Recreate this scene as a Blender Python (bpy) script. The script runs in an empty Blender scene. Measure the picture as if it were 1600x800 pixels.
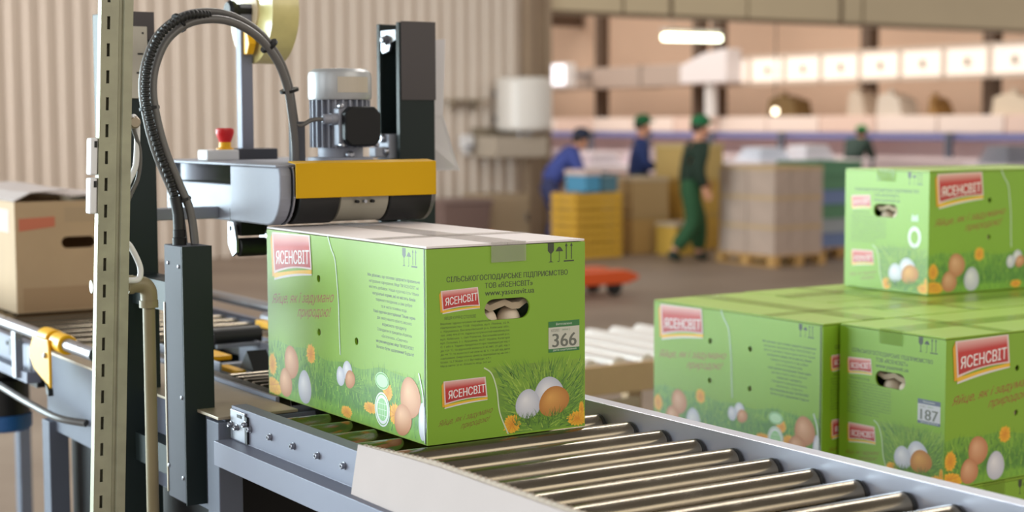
import bpy, bmesh, math, random
import numpy as np
from mathutils import Vector, Matrix
from mathutils.geometry import delaunay_2d_cdt
random.seed(7)
PI = math.pi
scn = bpy.context.scene
COL = scn.collection
ZC = 1.1154            # height of the roller tops

# ------------------------------------------------------------------ camera, world, lights
cam_d = bpy.data.cameras.new('camera')
cam = bpy.data.objects.new('camera', cam_d); COL.objects.link(cam)
yaw, pitch, roll, fpx = math.radians(32.7765), 0.082188, -0.003456, 2520.7
fw = Vector((math.sin(yaw) * math.cos(pitch), math.cos(yaw) * math.cos(pitch), -math.sin(pitch)))
rt0 = Vector((math.cos(yaw), -math.sin(yaw), 0)); up0 = rt0.cross(fw)
rt = math.cos(roll) * rt0 + math.sin(roll) * up0
up = -math.sin(roll) * rt0 + math.cos(roll) * up0
m = Matrix((rt, up, -fw)).transposed().to_4x4()
m.translation = (-1.3857, -2.4279, 1.68)
cam.matrix_world = m
cam_d.sensor_width = 36; cam_d.lens = fpx * 36 / 1600
cam_d.clip_end = 300; cam_d.clip_start = .05
cam_d.dof.use_dof = True; cam_d.dof.focus_distance = 2.95; cam_d.dof.aperture_fstop = 3.0
scn.camera = cam
scn.view_settings.view_transform = 'Standard'
try: scn.view_settings.look = 'None'
except Exception: pass
scn.view_settings.gamma = 1; scn.view_settings.use_curve_mapping = False
scn.view_settings.exposure = 0.0

w = bpy.data.worlds.new('world'); scn.world = w; w.use_nodes = True
nt = w.node_tree; nt.nodes.clear()
out = nt.nodes.new('ShaderNodeOutputWorld'); bg = nt.nodes.new('ShaderNodeBackground')
tc = nt.nodes.new('ShaderNodeTexCoord'); sx = nt.nodes.new('ShaderNodeSeparateXYZ')
mr = nt.nodes.new('ShaderNodeMapRange'); cr = nt.nodes.new('ShaderNodeValToRGB')
nt.links.new(tc.outputs['Generated'], sx.inputs[0]); nt.links.new(sx.outputs['Z'], mr.inputs[0])
mr.inputs[1].default_value = -1; mr.inputs[2].default_value = 1
nt.links.new(mr.outputs[0], cr.inputs[0])
cr.color_ramp.elements[0].position = .47; cr.color_ramp.elements[0].color = (.34, .30, .26, 1)
cr.color_ramp.elements[1].position = 1.0; cr.color_ramp.elements[1].color = (.26, .24, .22, 1)
for p_, c_ in ((.53, (.80, .73, .66, 1)), (.68, (.62, .57, .52, 1)), (.80, (.30, .28, .26, 1))):
    e_ = cr.color_ramp.elements.new(p_); e_.color = c_
nt.links.new(cr.outputs[0], bg.inputs[0]); bg.inputs[1].default_value = 1.22
nt.links.new(bg.outputs[0], out.inputs[0])

def area(name, loc, target, sx_, sy_, power, color):
    d = bpy.data.lights.new(name, 'AREA'); d.shape = 'RECTANGLE'; d.size = sx_; d.size_y = sy_
    d.energy = power; d.color = color
    o = bpy.data.objects.new(name, d); COL.objects.link(o); o.location = loc
    o.rotation_euler = (Vector(target) - Vector(loc)).to_track_quat('-Z', 'Y').to_euler()
    return o
area('daylight_window', (-6.2, 9.2, 2.05), (0, .5, 1.2), 9.0, 4.0, 1900, (.76, .94, 1.0))
area('side_fill', (-7.5, -.6, 2.9), (0, .6, 1.2), 6.0, 3.2, 230, (.86, .94, 1.0))  # added fill that brightens the left-facing sides, not a real window
area('ceiling_light_near', (4.2, 3.4, 5.4), (.8, -.2, 0), 6.5, .38, 240, (1, .95, .88))
area('front_fill', (2.6, -6.0, 4.6), (.4, .6, 1.1), 6.0, 2.0, 120, (1, .93, .80))  # added fill behind the camera, lifts the camera-facing sides
area('ceiling_light_wall', (6.0, 10.5, 6.0), (7.0, 15.5, 0), 12, 1.2, 170, (1, .95, .88))
area('wall_graze_fill', (-3.5, 14.4, 2.6), (9.0, 16.2, 1.6), 2.2, 3.6, 380, (1, .95, .90))  # added grazing light to bring out the wall ribs
area('ceiling_light_hall', (15.5, 29, 7.0), (15.5, 29.5, 0), 11, 24, 2300, (1, .94, .86))

# ------------------------------------------------------------------ colours and materials
def lin(c):
    r = []
    for v in c[:3]:
        v = v / 255.0
        r.append(v / 12.92 if v <= .04045 else ((v + .055) / 1.055) ** 2.4)
    return (r[0], r[1], r[2], 1.0)
def mat(name, rgb, rough=.5, metal=0.0, noise=0.0, nscale=20, bump=0.0, bscale=60, stretch=None, spec=.5, emit=None, estr=0, coat=0, rvar=0.0):
    m_ = bpy.data.materials.new(name); m_.use_nodes = True
    n = m_.node_tree; b = n.nodes['Principled BSDF']
    b.inputs['Base Color'].default_value = lin(rgb)
    b.inputs['Roughness'].default_value = rough; b.inputs['Metallic'].default_value = metal
    b.inputs['Specular IOR Level'].default_value = spec
    if coat: b.inputs['Coat Weight'].default_value = coat; b.inputs['Coat Roughness'].default_value = .55
    if emit:
        b.inputs['Emission Color'].default_value = lin(emit); b.inputs['Emission Strength'].default_value = estr
    if noise or bump or rvar:
        t = n.nodes.new('ShaderNodeTexCoord'); mp = n.nodes.new('ShaderNodeMapping')
        n.links.new(t.outputs['Object'], mp.inputs[0])
        if stretch: mp.inputs['Scale'].default_value = stretch
        if noise or rvar:
            nz = n.nodes.new('ShaderNodeTexNoise'); nz.inputs['Scale'].default_value = nscale; nz.inputs['Detail'].default_value = 5
            n.links.new(mp.outputs[0], nz.inputs['Vector'])
        if noise:
            r = n.nodes.new('ShaderNodeValToRGB'); L = lin(rgb)
            r.color_ramp.elements[0].position = .3; r.color_ramp.elements[1].position = .7
            r.color_ramp.elements[0].color = (L[0] * (1 - noise), L[1] * (1 - noise), L[2] * (1 - noise), 1)
            r.color_ramp.elements[1].color = (min(1, L[0] * (1 + noise)), min(1, L[1] * (1 + noise)), min(1, L[2] * (1 + noise)), 1)
            n.links.new(nz.outputs[0], r.inputs[0]); n.links.new(r.outputs[0], b.inputs['Base Color'])
        if rvar:
            q = n.nodes.new('ShaderNodeMapRange'); q.inputs[1].default_value = .3; q.inputs[2].default_value = .7
            q.inputs[3].default_value = max(.02, rough - rvar); q.inputs[4].default_value = rough + rvar
            n.links.new(nz.outputs[0], q.inputs[0]); n.links.new(q.outputs[0], b.inputs['Roughness'])
        if bump:
            nb = n.nodes.new('ShaderNodeTexNoise'); nb.inputs['Scale'].default_value = bscale
            n.links.new(mp.outputs[0], nb.inputs['Vector'])
            bp = n.nodes.new('ShaderNodeBump'); bp.inputs['Strength'].default_value = bump; bp.inputs['Distance'].default_value = .01
            n.links.new(nb.outputs[0], bp.inputs['Height']); n.links.new(bp.outputs[0], b.inputs['Normal'])
    return m_
M = {}
M['steel'] = mat('zinc_steel', (160, 162, 170), .32, .85, .06, 9, rvar=.08)
M['rail'] = mat('rail_steel', (126, 129, 143), .5, .2, .05, 6, rvar=.06, spec=.2)
M['roller'] = mat('roller_steel', (124, 116, 102), .2, 1.0, .10, 9, stretch=(1, 4, 4), rvar=.09)
M['galv'] = mat('galvanised_steel', (158, 157, 134), .5, .25, .12, 22, rvar=.08)
M['dark'] = mat('charcoal_paint', (32, 42, 42), .5, 0, .08, 6, spec=.25)
M['black'] = mat('black_rubber', (22, 23, 23), .5)
M['blackp'] = mat('black_plastic', (16, 17, 19), .5, spec=.3)
M['greypaint'] = mat('grey_blue_paint', (104, 110, 124), .5, 0, .05, 5, spec=.15)
M['ctrl'] = mat('graphite_paint', (78, 80, 88), .55, 0, .05, 5, spec=.12)
M['alu'] = mat('cast_aluminium', (150, 153, 164), .5, .2, .05, 8, spec=.2)
M['yellow'] = mat('yellow_paint', (206, 160, 2), .5, spec=.2)
M['yellowp'] = mat('yellow_plastic', (240, 180, 0), .4)
M['red'] = mat('red_plastic', (215, 30, 35), .35)
M['white'] = mat('white_plastic', (228, 228, 230), .4)
M['hosegrey'] = mat('grey_hose', (96, 94, 92), .38)
M['beigemetal'] = mat('dull_bed_plate', (165, 152, 132), .4, .35, .12, 9)
M['pvc'] = mat('olive_pipe', (140, 128, 98), .45, 0, .12, 8)
M['kraft'] = mat('kraft_board', (186, 158, 124), .8, 0, .04, 8)
M['kraftlt'] = mat('pale_board', (186, 174, 170), .8, 0, .03, 6)
M['flute'] = mat('board_edge', (178, 164, 148), .85, 0, .12, 120)
M['tape'] = mat('glossy_tape', (196, 190, 184), .12, 0, .1, 14, bump=.15, bscale=30)
M['tapegreen'] = mat('glossy_tape_on_green', (138, 168, 62), .12, 0, .05, 14, bump=.15, bscale=30)
for _k, _al in (('tape', .26), ('tapegreen', .2)):
    M[_k].node_tree.nodes['Principled BSDF'].inputs['Alpha'].default_value = _al
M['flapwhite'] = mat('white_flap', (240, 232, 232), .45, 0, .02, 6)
M['green'] = mat('green_coated_board', (132, 180, 14), .5, 0, .02, 5, coat=1.0)
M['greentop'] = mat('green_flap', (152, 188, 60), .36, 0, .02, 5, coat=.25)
M['tapeyel'] = mat('tape_film', (216, 204, 138), .22, 0, .12, 14)
M['core'] = mat('cardboard_core', (222, 204, 168), .6)
M['egg'] = mat('egg_shell', (232, 214, 192), .5)
M['tray'] = mat('grey_pulp_tray', (186, 168, 144), .9, 0, .08, 30)
M['belt'] = mat('dirty_belt', (64, 60, 54), .6, 0, .3, 60, bump=.4, bscale=120)
M['wood'] = mat('pallet_wood', (190, 150, 92), .8, 0, .15, 10, stretch=(1, 6, 6))
M['orange'] = mat('orange_paint', (226, 88, 24), .4)
M['blue'] = mat('blue_plastic', (40, 98, 160), .45)
M['skin'] = mat('skin', (206, 150, 122), .55)
M['hair'] = mat('hair', (50, 38, 30), .7)

pm = bpy.data.materials.new('carton_print'); pm.use_nodes = True
_n = pm.node_tree; _b = _n.nodes['Principled BSDF']; _a = _n.nodes.new('ShaderNodeAttribute'); _a.attribute_name = 'Print'
_n.links.new(_a.outputs['Color'], _b.inputs['Base Color']); _b.inputs['Roughness'].default_value = .5
_b.inputs['Coat Weight'].default_value = 1.0; _b.inputs['Coat Roughness'].default_value = .55
M['print'] = pm

# ------------------------------------------------------------------ helpers
class MB:
    def __init__(s): s.bm = bmesh.new()
    def box(s, x0, x1, y0, y1, z0, z1):
        vs = [s.bm.verts.new(p) for p in ((x0, y0, z0), (x1, y0, z0), (x1, y1, z0), (x0, y1, z0), (x0, y0, z1), (x1, y0, z1), (x1, y1, z1), (x0, y1, z1))]
        for f in ((0, 3, 2, 1), (4, 5, 6, 7), (0, 1, 5, 4), (1, 2, 6, 5), (2, 3, 7, 6), (3, 0, 4, 7)): s.bm.faces.new([vs[i] for i in f])
        return s
    def prism(s, pts, axis, a, b):
        # 2-D outline extruded from a to b along axis; outline given in the two other axes in order
        def mk(p, t):
            return {'x': (t, p[0], p[1]), 'y': (p[0], t, p[1]), 'z': (p[0], p[1], t)}[axis]
        A = [s.bm.verts.new(mk(p, a)) for p in pts]; B = [s.bm.verts.new(mk(p, b)) for p in pts]
        n = len(pts)
        s.bm.faces.new(A[::-1]); s.bm.faces.new(B)
        for i in range(n): s.bm.faces.new((A[i], A[(i + 1) % n], B[(i + 1) % n], B[i]))
        return s
    def rings(s, rings, caps=True):
        R = [[s.bm.verts.new(p) for p in r] for r in rings]; n = len(R[0])
        for a, b in zip(R, R[1:]):
            for i in range(n): s.bm.faces.new((a[i], a[(i + 1) % n], b[(i + 1) % n], b[i]))
        if caps: s.bm.faces.new(R[0][::-1]); s.bm.faces.new(R[-1])
        return s
    def tube(s, path, r, seg=12, caps=True):
        seg = max(seg, 18) if seg >= 10 else seg
        P = [Vector(p) for p in path]; rad = r if isinstance(r, (list, tuple)) else [r] * len(P)
        t0 = (P[1] - P[0]).normalized()
        n = t0.orthogonal().normalized(); rs = []
        for i, p in enumerate(P):
            t = ((P[min(i + 1, len(P) - 1)] - P[max(i - 1, 0)])).normalized()
            n = (n - t * n.dot(t)).normalized(); b = t.cross(n)
            rs.append([p + rad[i] * (math.cos(2 * PI * k / seg) * n + math.sin(2 * PI * k / seg) * b) for k in range(seg)])
        return s.rings(rs, caps)
    def cyl(s, p0, p1, r, seg=20): return s.tube([p0, p1], r, seg)
    def lathe(s, c, axis, prof, seg=28):
        # prof: (distance along axis, radius)
        seg = max(seg, 18) if seg >= 10 else seg
        rs = []
        for d, r in prof:
            ring = []
            for k in range(seg):
                a = 2 * PI * k / seg; q = (r * math.cos(a), r * math.sin(a))
                ring.append({'z': (c[0] + q[0], c[1] + q[1], c[2] + d), 'x': (c[0] + d, c[1] + q[0], c[2] + q[1]), 'y': (c[0] + q[1], c[1] + d, c[2] + q[0])}[axis])
            rs.append(ring)
        return s.rings(rs)
    def ell(s, c, r, seg=16, rg=10, tilt=None):
        rs = []
        for j in range(1, rg):
            th = PI * j / rg
            ring = [Vector((r[0] * math.sin(th) * math.cos(2 * PI * k / seg), r[1] * math.sin(th) * math.sin(2 * PI * k / seg), -r[2] * math.cos(th))) for k in range(seg)]
            if tilt: ring = [tilt @ v for v in ring]
            rs.append([v + Vector(c) for v in ring])
        return s.rings(rs)
    def build(s, name, m_, parent=None, bevel=0, smooth=False, off=None):
        bmesh.ops.recalc_face_normals(s.bm, faces=s.bm.faces[:])
        o_ = Vector((0, 0, 0))
        if parent is not None:
            r = parent
            while r.parent is not None: r = r.parent
            o_ = r.location
        if off is not None: o_ = Vector(off)
        if o_.length: bmesh.ops.translate(s.bm, verts=s.bm.verts[:], vec=-o_)
        me = bpy.data.meshes.new(name); s.bm.to_mesh(me); s.bm.free()
        ob = bpy.data.objects.new(name, me); COL.objects.link(ob)
        if m_ is not None: me.materials.append(m_ if not isinstance(m_, str) else M[m_])
        if parent is not None: ob.parent = parent
        if bevel:
            bv = ob.modifiers.new('bevel', 'BEVEL'); bv.width = bevel; bv.segments = 2; bv.limit_method = 'ANGLE'; bv.angle_limit = .6
        if smooth:
            for p in me.polygons: p.use_smooth = True
            if hasattr(me, 'set_sharp_from_angle'): me.set_sharp_from_angle(angle=.42)
        return ob
def tag(o, label, cat, group=None):
    o['label'] = label; o['category'] = cat
    if group: o['group'] = group
    return o
def thing(name, label, cat, loc, group=None, rz=0):
    o = bpy.data.objects.new(name, None); COL.objects.link(o); o.empty_display_size = .05
    o.location = loc; o.rotation_euler = (0, 0, rz)
    return tag(o, label, cat, group)
def struct(o): o['kind'] = 'structure'; return o
def copy_tree(o, parent=None, loc=None, rz=None, label=None, skip=()):
    c = o.copy(); COL.objects.link(c)
    if parent is not None: c.parent = parent
    if loc is not None: c.location = loc
    if rz is not None: c.rotation_euler = (0, 0, rz)
    if label: c['label'] = label
    for ch in o.children:
        if ch.name.split('.')[0] in skip: continue
        copy_tree(ch, c)
    return c
def spline(pts, n=8):
    P = [Vector(p) for p in pts]; r = []
    for i in range(len(P) - 1):
        p0 = P[max(i - 1, 0)]; p1 = P[i]; p2 = P[i + 1]; p3 = P[min(i + 2, len(P) - 1)]
        for k in range(n):
            t = k / n
            r.append(.5 * ((2 * p1) + (p2 - p0) * t + (2 * p0 - 5 * p1 + 4 * p2 - p3) * t * t + (3 * p1 - p0 - 3 * p2 + p3) * t ** 3))
    r.append(P[-1]); return r
def boolean_cut(ob, cutters):
    bm = bmesh.new()
    for c in cutters:
        me = c; bm.from_mesh(me)
    me = bpy.data.meshes.new('cut'); bm.to_mesh(me); bm.free()
    co = bpy.data.objects.new('cut', me); COL.objects.link(co)
    md = ob.modifiers.new('cut', 'BOOLEAN'); md.object = co; md.operation = 'DIFFERENCE'; md.solver = 'EXACT'
    dg = bpy.context.evaluated_depsgraph_get(); dg.update()
    nm = bpy.data.meshes.new_from_object(ob.evaluated_get(dg))
    ob.modifiers.clear(); ob.data = nm
    bpy.data.objects.remove(co)
def mesh_of(mb):
    bmesh.ops.recalc_face_normals(mb.bm, faces=mb.bm.faces[:])
    me = bpy.data.meshes.new('cutter'); mb.bm.to_mesh(me); mb.bm.free(); return me

# ------------------------------------------------------------------ the room
WY = 16.655
mf = bpy.data.materials.new('concrete_floor'); mf.use_nodes = True
n = mf.node_tree; b = n.nodes['Principled BSDF']; t = n.nodes.new('ShaderNodeTexCoord')
nz = n.nodes.new('ShaderNodeTexNoise'); nz.inputs['Scale'].default_value = .9; nz.inputs['Detail'].default_value = 8
n.links.new(t.outputs['Object'], nz.inputs['Vector'])
r = n.nodes.new('ShaderNodeValToRGB'); r.color_ramp.elements[0].position = .3; r.color_ramp.elements[1].position = .75
r.color_ramp.elements[0].color = lin((126, 108, 94)); r.color_ramp.elements[1].color = lin((152, 134, 118))
n.links.new(nz.outputs[0], r.inputs[0]); n.links.new(r.outputs[0], b.inputs['Base Color']); b.inputs['Roughness'].default_value = .55
fl = MB(); fl.box(-9, 45, -6, 70, -.1, 0); struct(fl.build('floor', mf))

mwall = mat('ribbed_wall_sheet', (208, 194, 180), .38, 0, .03, .7)
bm = MB()
prof = []
x = -3.0
while x < 11.1:
    prof += [(x, 0), (x + .060, 0), (x + .095, .045), (x + .160, .045)]; x += .2045
pts = [(px_, WY + d) for px_, d in prof]
pts += [(pts[-1][0], WY + .09), (pts[0][0], WY + .09)]
bm.prism(pts, 'z', 0, 7.5)
struct(bm.build('wall_back', mwall))
mcol = mat('painted_column', (150, 130, 108), .5, 0, .06, 2)
bm = MB(); bm.box(11.12, 11.2, WY - .1, WY + .2, 0, 7.5); bm.box(11.2, 11.44, WY - .02, WY + .12, 0, 7.5); bm.box(11.44, 11.52, WY - .1, WY + .2, 0, 7.5)
struct(bm.build('trim_1', mcol, bevel=.008))
mhead = mat('header_panel', (206, 190, 158), .45, 0, .05, .5)
for i, (a, c_) in enumerate(((11.52, 12.83), (12.89, 13.70), (13.80, 15.22), (15.27, 17.16), (17.28, 17.66), (17.72, 27.0))):
    bm = MB(); bm.box(a, c_, WY, WY + .12, 3.28, 7.5); struct(bm.build('wall_header_%d' % (i + 1), mhead, bevel=.01))
bm = MB(); bm.box(11.52, 27, WY + .02, WY + .2, 3.225, 3.30)
for xx in (12.86, 13.75, 15.245, 17.22, 17.69): bm.box(xx - .05, xx + .05, WY + .04, WY + .1, 3.28, 7.5)
struct(bm.build('trim_2', mat('header_beam', (128, 110, 88), .5)))
mhallw = mat('hall_wall', (224, 194, 170), .7, 0, .05, .4)
bm = MB(); bm.box(24.5, 24.7, WY + .3, 66, 0, 8); struct(bm.build('wall_right', mhallw))
bm = MB(); bm.box(8, 24.5, 60, 60.2, 0, 8); struct(bm.build('wall_far', mat('hall_far_wall', (220, 190, 158), .7, 0, .05, .4)))
bm = MB(); bm.box(8, 24.5, 17.2, 60, 7.9, 8.0); struct(bm.build('ceiling', mat('hall_ceiling', (196, 168, 142), .8)))
# dark hall columns and roof trusses
mdk = mat('hall_steelwork', (92, 74, 60), .6)
for i, yy in enumerate((18.45, 21.65, 26.4, 27.1, 31.0, 36.0)):
    bm = MB(); bm.box(22.75, 23.0, yy - .13, yy + .13, 0, 7.9); bm.box(22.7, 23.05, yy - .18, yy + .18, 0, .05)
    o = struct(bm.build('trim_%d' % (i + 3), mdk))
# roof steel seen low at the far left of the opening
for i, (zz, yy) in enumerate(((4.3, 34.0), (4.6, 38.0), (4.9, 43.0))):
    bm = MB(); bm.box(9, 24.4, yy, yy + .25, zz, zz + .35)
    for k in range(16): bm.prism([(9 + k, zz + .35), (9.12 + k, zz + .35), (9.62 + k, zz + 1.0), (9.5 + k, zz + 1.0)], 'y', yy + .08, yy + .16)
    bm.box(9, 24.4, yy, yy + .25, zz + 1.0, zz + 1.15)
    struct(bm.build('trim_%d' % (i + 9), mdk))
# ------------------------------------------------------------------ printed egg carton
W_, L_, H_ = .338, .668, .35
def gtext(body, bold=0.0, res=3):
    # outlines of the default font, filled by winding number (glyph contours may overlap)
    cu = bpy.data.curves.new('txt', 'FONT'); cu.body = body; cu.size = 1; cu.resolution_u = res; cu.fill_mode = 'NONE'
    ob = bpy.data.objects.new('txt', cu); COL.objects.link(ob)
    dg = bpy.context.evaluated_depsgraph_get(); dg.update()
    me = bpy.data.meshes.new_from_object(ob.evaluated_get(dg))
    V = [(v.co.x, v.co.y) for v in me.vertices]; E = [tuple(e.vertices) for e in me.edges]
    bpy.data.objects.remove(ob); bpy.data.curves.remove(cu); bpy.data.meshes.remove(me)
    if not V: return [], []
    # orient every loop along its own index order
    E = [(a, b) if (b == a + 1 or b < a - 1) else (b, a) for a, b in E]
    r = delaunay_2d_cdt([Vector(v) for v in V], E, [], 0, 1e-6)
    P = np.array([(v.x, v.y) for v in r[0]]); F = [f for f in r[2]]
    Cn = np.array([P[list(f)].mean(0) for f in F])
    A = np.array([V[a] for a, b in E]); B = np.array([V[b] for a, b in E])
    x, y = Cn[:, 0:1], Cn[:, 1:2]
    up_ = (A[None, :, 1] <= y) & (B[None, :, 1] > y); dn_ = (A[None, :, 1] > y) & (B[None, :, 1] <= y)
    side = (B[:, 0] - A[:, 0])[None] * (y - A[None, :, 1]) - (x - A[None, :, 0]) * (B[:, 1] - A[:, 1])[None]
    wn = (up_ & (side > 0)).sum(1) - (dn_ & (side < 0)).sum(1)
    return [tuple(p) for p in P], [tuple(f) for f, k in zip(F, wn) if k != 0]
class Art:
    # flat print: polygons with colours, each layer a hair in front of the one before
    def __init__(s, name): s.name = name; s.V = []; s.F = []; s.C = []; s.layer = 1; s.n = 0; s.flat = False
    def poly(s, pts, col, jit=True):
        k = len(s.V); s.n += 1; z_ = s.layer + (.85 * (s.n % 85) / 85 if jit and not s.flat else 0); s.V += [(p[0], p[1], z_) for p in pts]; cs = col if isinstance(col, list) else [col] * len(pts)
        ar = sum(pts[i][0] * pts[(i + 1) % len(pts)][1] - pts[(i + 1) % len(pts)][0] * pts[i][1] for i in range(len(pts)))
        o_ = list(range(len(pts))) if ar >= 0 else list(range(len(pts)))[::-1]
        s.F.append(tuple(k + i for i in o_)); s.C.append([lin(cs[i]) for i in o_])
    def next(s): s.layer += 1
    def ellipse(s, c, r, col, edge=None, tilt=0, seg=28, hl=(-.25, .3), egg=0.0):
        s.flat = True; edge = edge or col; ca, sa = math.cos(tilt), math.sin(tilt)
        P = []
        for k in range(seg):
            a = 2 * PI * k / seg; x = r[0] * math.cos(a) * (1 - egg * math.sin(a)); y = r[1] * math.sin(a)
            P.append((c[0] + x * ca - y * sa, c[1] + x * sa + y * ca))
        h = (c[0] + hl[0] * r[0], c[1] + hl[1] * r[1])
        for k in range(seg): s.poly([h, P[k], P[(k + 1) % seg]], [col, edge, edge])
        s.flat = False
    def ring(s, c, r0, r1, col, seg=32):
        s.flat = True
        for k in range(seg):
            a, b = 2 * PI * k / seg, 2 * PI * (k + 1) / seg
            s.poly([(c[0] + r0[0] * math.cos(a), c[1] + r0[1] * math.sin(a)), (c[0] + r1[0] * math.cos(a), c[1] + r1[1] * math.sin(a)), (c[0] + r1[0] * math.cos(b), c[1] + r1[1] * math.sin(b)), (c[0] + r0[0] * math.cos(b), c[1] + r0[1] * math.sin(b))], col)
        s.flat = False
    def line(s, pts, w_, col):
        for a, b in zip(pts, pts[1:]):
            d = Vector((b[0] - a[0], b[1] - a[1])); n_ = Vector((-d.y, d.x)).normalized() * w_ / 2
            s.poly([(a[0] + n_.x, a[1] + n_.y), (b[0] + n_.x, b[1] + n_.y), (b[0] - n_.x, b[1] - n_.y), (a[0] - n_.x, a[1] - n_.y)], col)
    def text(s, body, x0, y0, x1, cap, col, y1=None, bold=0.0, shear=0.0, res=3):
        if bold > 0:
            L0 = s.layer
            for q, o_ in enumerate((-1, 0, 1)):
                s.layer = L0 + .3 * q; s.text(body, x0 + o_ * bold * cap * .9, y0, x1 + o_ * bold * cap * .9, cap, col, y1, 0, shear, res)
            s.layer = L0; return
        # text from (x0,y0) to (x1,y1) along its baseline, capitals `cap` high
        V, F = gtext(body, bold, res)
        if not V: return
        mx = min(v[0] for v in V); Mx = max(v[0] for v in V)
        y1 = y0 if y1 is None else y1
        kx = (x1 - x0) / (Mx - mx); ky = cap / .72; k = len(s.V)
        Q = []
        for v in V:
            xx = (v[0] - mx) * kx; Q.append((x0 + xx + shear * v[1] * ky, y0 + v[1] * ky + (y1 - y0) * xx / max(1e-6, x1 - x0)))
        cl = lin(col)
        for fi, f in enumerate(F):
            pts = [Q[i] for i in f]; n_ = len(pts)
            ar = sum(pts[i][0] * pts[(i + 1) % n_][1] - pts[(i + 1) % n_][0] * pts[i][1] for i in range(n_))
            if abs(ar) < 1e-12: continue
            if ar < 0: pts = pts[::-1]
            k = len(s.V); z_ = s.layer + .25 * (fi % 17) / 17
            s.V += [(p[0], p[1], z_) for p in pts]; s.F.append(tuple(range(k, k + n_))); s.C.append([cl] * n_)
    def flower(s, c, r, rnd, petals=18, lim=None):
        lim = lim or (.002, 9)
        k0 = len(s.V)
        s.flat = True
        for k in range(20): s.poly([c, (c[0] + r[0] * .82 * math.cos(2 * PI * k / 20), c[1] + r[1] * .82 * math.sin(2 * PI * k / 20)), (c[0] + r[0] * .82 * math.cos(2 * PI * (k + 1) / 20), c[1] + r[1] * .82 * math.sin(2 * PI * (k + 1) / 20))], [(214, 120, 4), (238, 164, 10), (238, 164, 10)])
        s.flat = False; s.layer += .5
        for k in range(petals):
            a = 2 * PI * k / petals + rnd.random() * .2; b = a + 2 * PI / petals * .8; rr = rnd.uniform(.85, 1.1)
            s.poly([c, (c[0] + r[0] * .8 * math.cos(a), c[1] + r[1] * .8 * math.sin(a)), (c[0] + r[0] * rr * math.cos((a + b) / 2), c[1] + r[1] * rr * math.sin((a + b) / 2)), (c[0] + r[0] * .8 * math.cos(b), c[1] + r[1] * .8 * math.sin(b))], [(232, 150, 10), (250, 190, 20), (252, 200, 30), (244, 176, 14)])
        s.layer -= .5
        for i in range(k0, len(s.V)): v = s.V[i]; s.V[i] = (min(max(v[0], lim[0]), lim[1]), max(v[1], .001), v[2])
    def logo(s, q, tl, tr, cap, word):
        # q: TL, TR, BR, BL of the plaque
        (ax, ay), (bx, by), (cx, cy), (dx, dy) = q
        w_ = bx - ax; h = ay - dy
        s.poly([(dx - .05 * w_, dy - .10 * h), (ax - .045 * w_, ay - .18 * h), (ax, ay - .02 * h), (dx + .1 * w_, dy)], (238, 170, 20)); s.next()
        def curve(y_l, y_r, sag, n_=8, rev=False):
            P = [(dx + (cx - dx) * k / n_, y_l + (y_r - y_l) * k / n_ - sag * math.sin(PI * k / n_)) for k in range(n_ + 1)]
            return P[::-1] if rev else P
        s.poly(curve(dy - .17 * h, cy - .13 * h, -.03 * h) + curve(dy - .02 * h, cy - .02 * h, 0, rev=True), (232, 228, 222)); s.next()
        s.poly(curve(dy - .12 * h, cy - .10 * h, -.05 * h) + curve(dy, cy, -.02 * h, rev=True), (248, 196, 28))
        s.next(); s.flat = True
        s.poly(curve(dy, cy, -.08 * h) + [(cx, cy), (bx, by), (ax, ay), (dx, dy)], (236, 214, 208)); s.next()
        i = .025 * w_
        def lp(t, u): return (ax + (bx - ax) * t + (dx - ax) * u + (cx - bx - dx + ax) * t * u, ay + (by - ay) * t + (dy - ay) * u + (cy - by - dy + ay) * t * u)
        n_ = 10
        for k in range(n_):
            t0, t1 = .03 + .94 * k / n_, .03 + .94 * (k + 1) / n_
            sag = lambda t: .07 * math.sin(PI * t)
            s.poly([lp(t0, .34), lp(t1, .34), lp(t1, .04), lp(t0, .04)], [(202, 44, 40), (202, 44, 40), (240, 186, 178), (240, 186, 178)])
            s.poly([lp(t0, .94 - sag(t0)), lp(t1, .94 - sag(t1)), lp(t1, .34), lp(t0, .34)], [(186, 30, 30), (186, 30, 30), (206, 44, 40), (206, 44, 40)])
        s.next(); s.flat = False
        s.text(word, tl[0], tl[1], tr[0], cap, (250, 248, 246), y1=tr[1], bold=.02)
        s.next()
    def icons(s, x0, x1, y0, y1, col):
        w_ = x1 - x0; h = y1 - y0
        X = lambda t: x0 + w_ * t
        Y = lambda t: y0 + h * t
        s.poly([(X(0), Y(1)), (X(.24), Y(1)), (X(.24), Y(.6)), (X(.15), Y(.45)), (X(.09), Y(.45)), (X(0), Y(.6))], col)
        s.poly([(X(.10), Y(.45)), (X(.14), Y(.45)), (X(.14), Y(.06)), (X(.22), Y(0)), (X(.02), Y(0)), (X(.10), Y(.06))], col)
        s.poly([(X(.30) + (X(.60) - X(.30)) * k / 8, Y(.55) + h * .25 * math.sin(PI * k / 8)) for k in range(9)], col)
        s.line([(X(.45), Y(.6)), (X(.45), Y(.05)), (X(.41), Y(0)), (X(.38), Y(.04))], .0012, col)
        for t in (.72, .92):
            s.line([(X(t), Y(.12)), (X(t), Y(.85))], .0022, col)
            s.poly([(X(t - .055), Y(.8)), (X(t + .055), Y(.8)), (X(t), Y(1))], col)
        s.line([(X(.62), Y(.03)), (X(1.02), Y(.03))], .0028, col)
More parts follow.
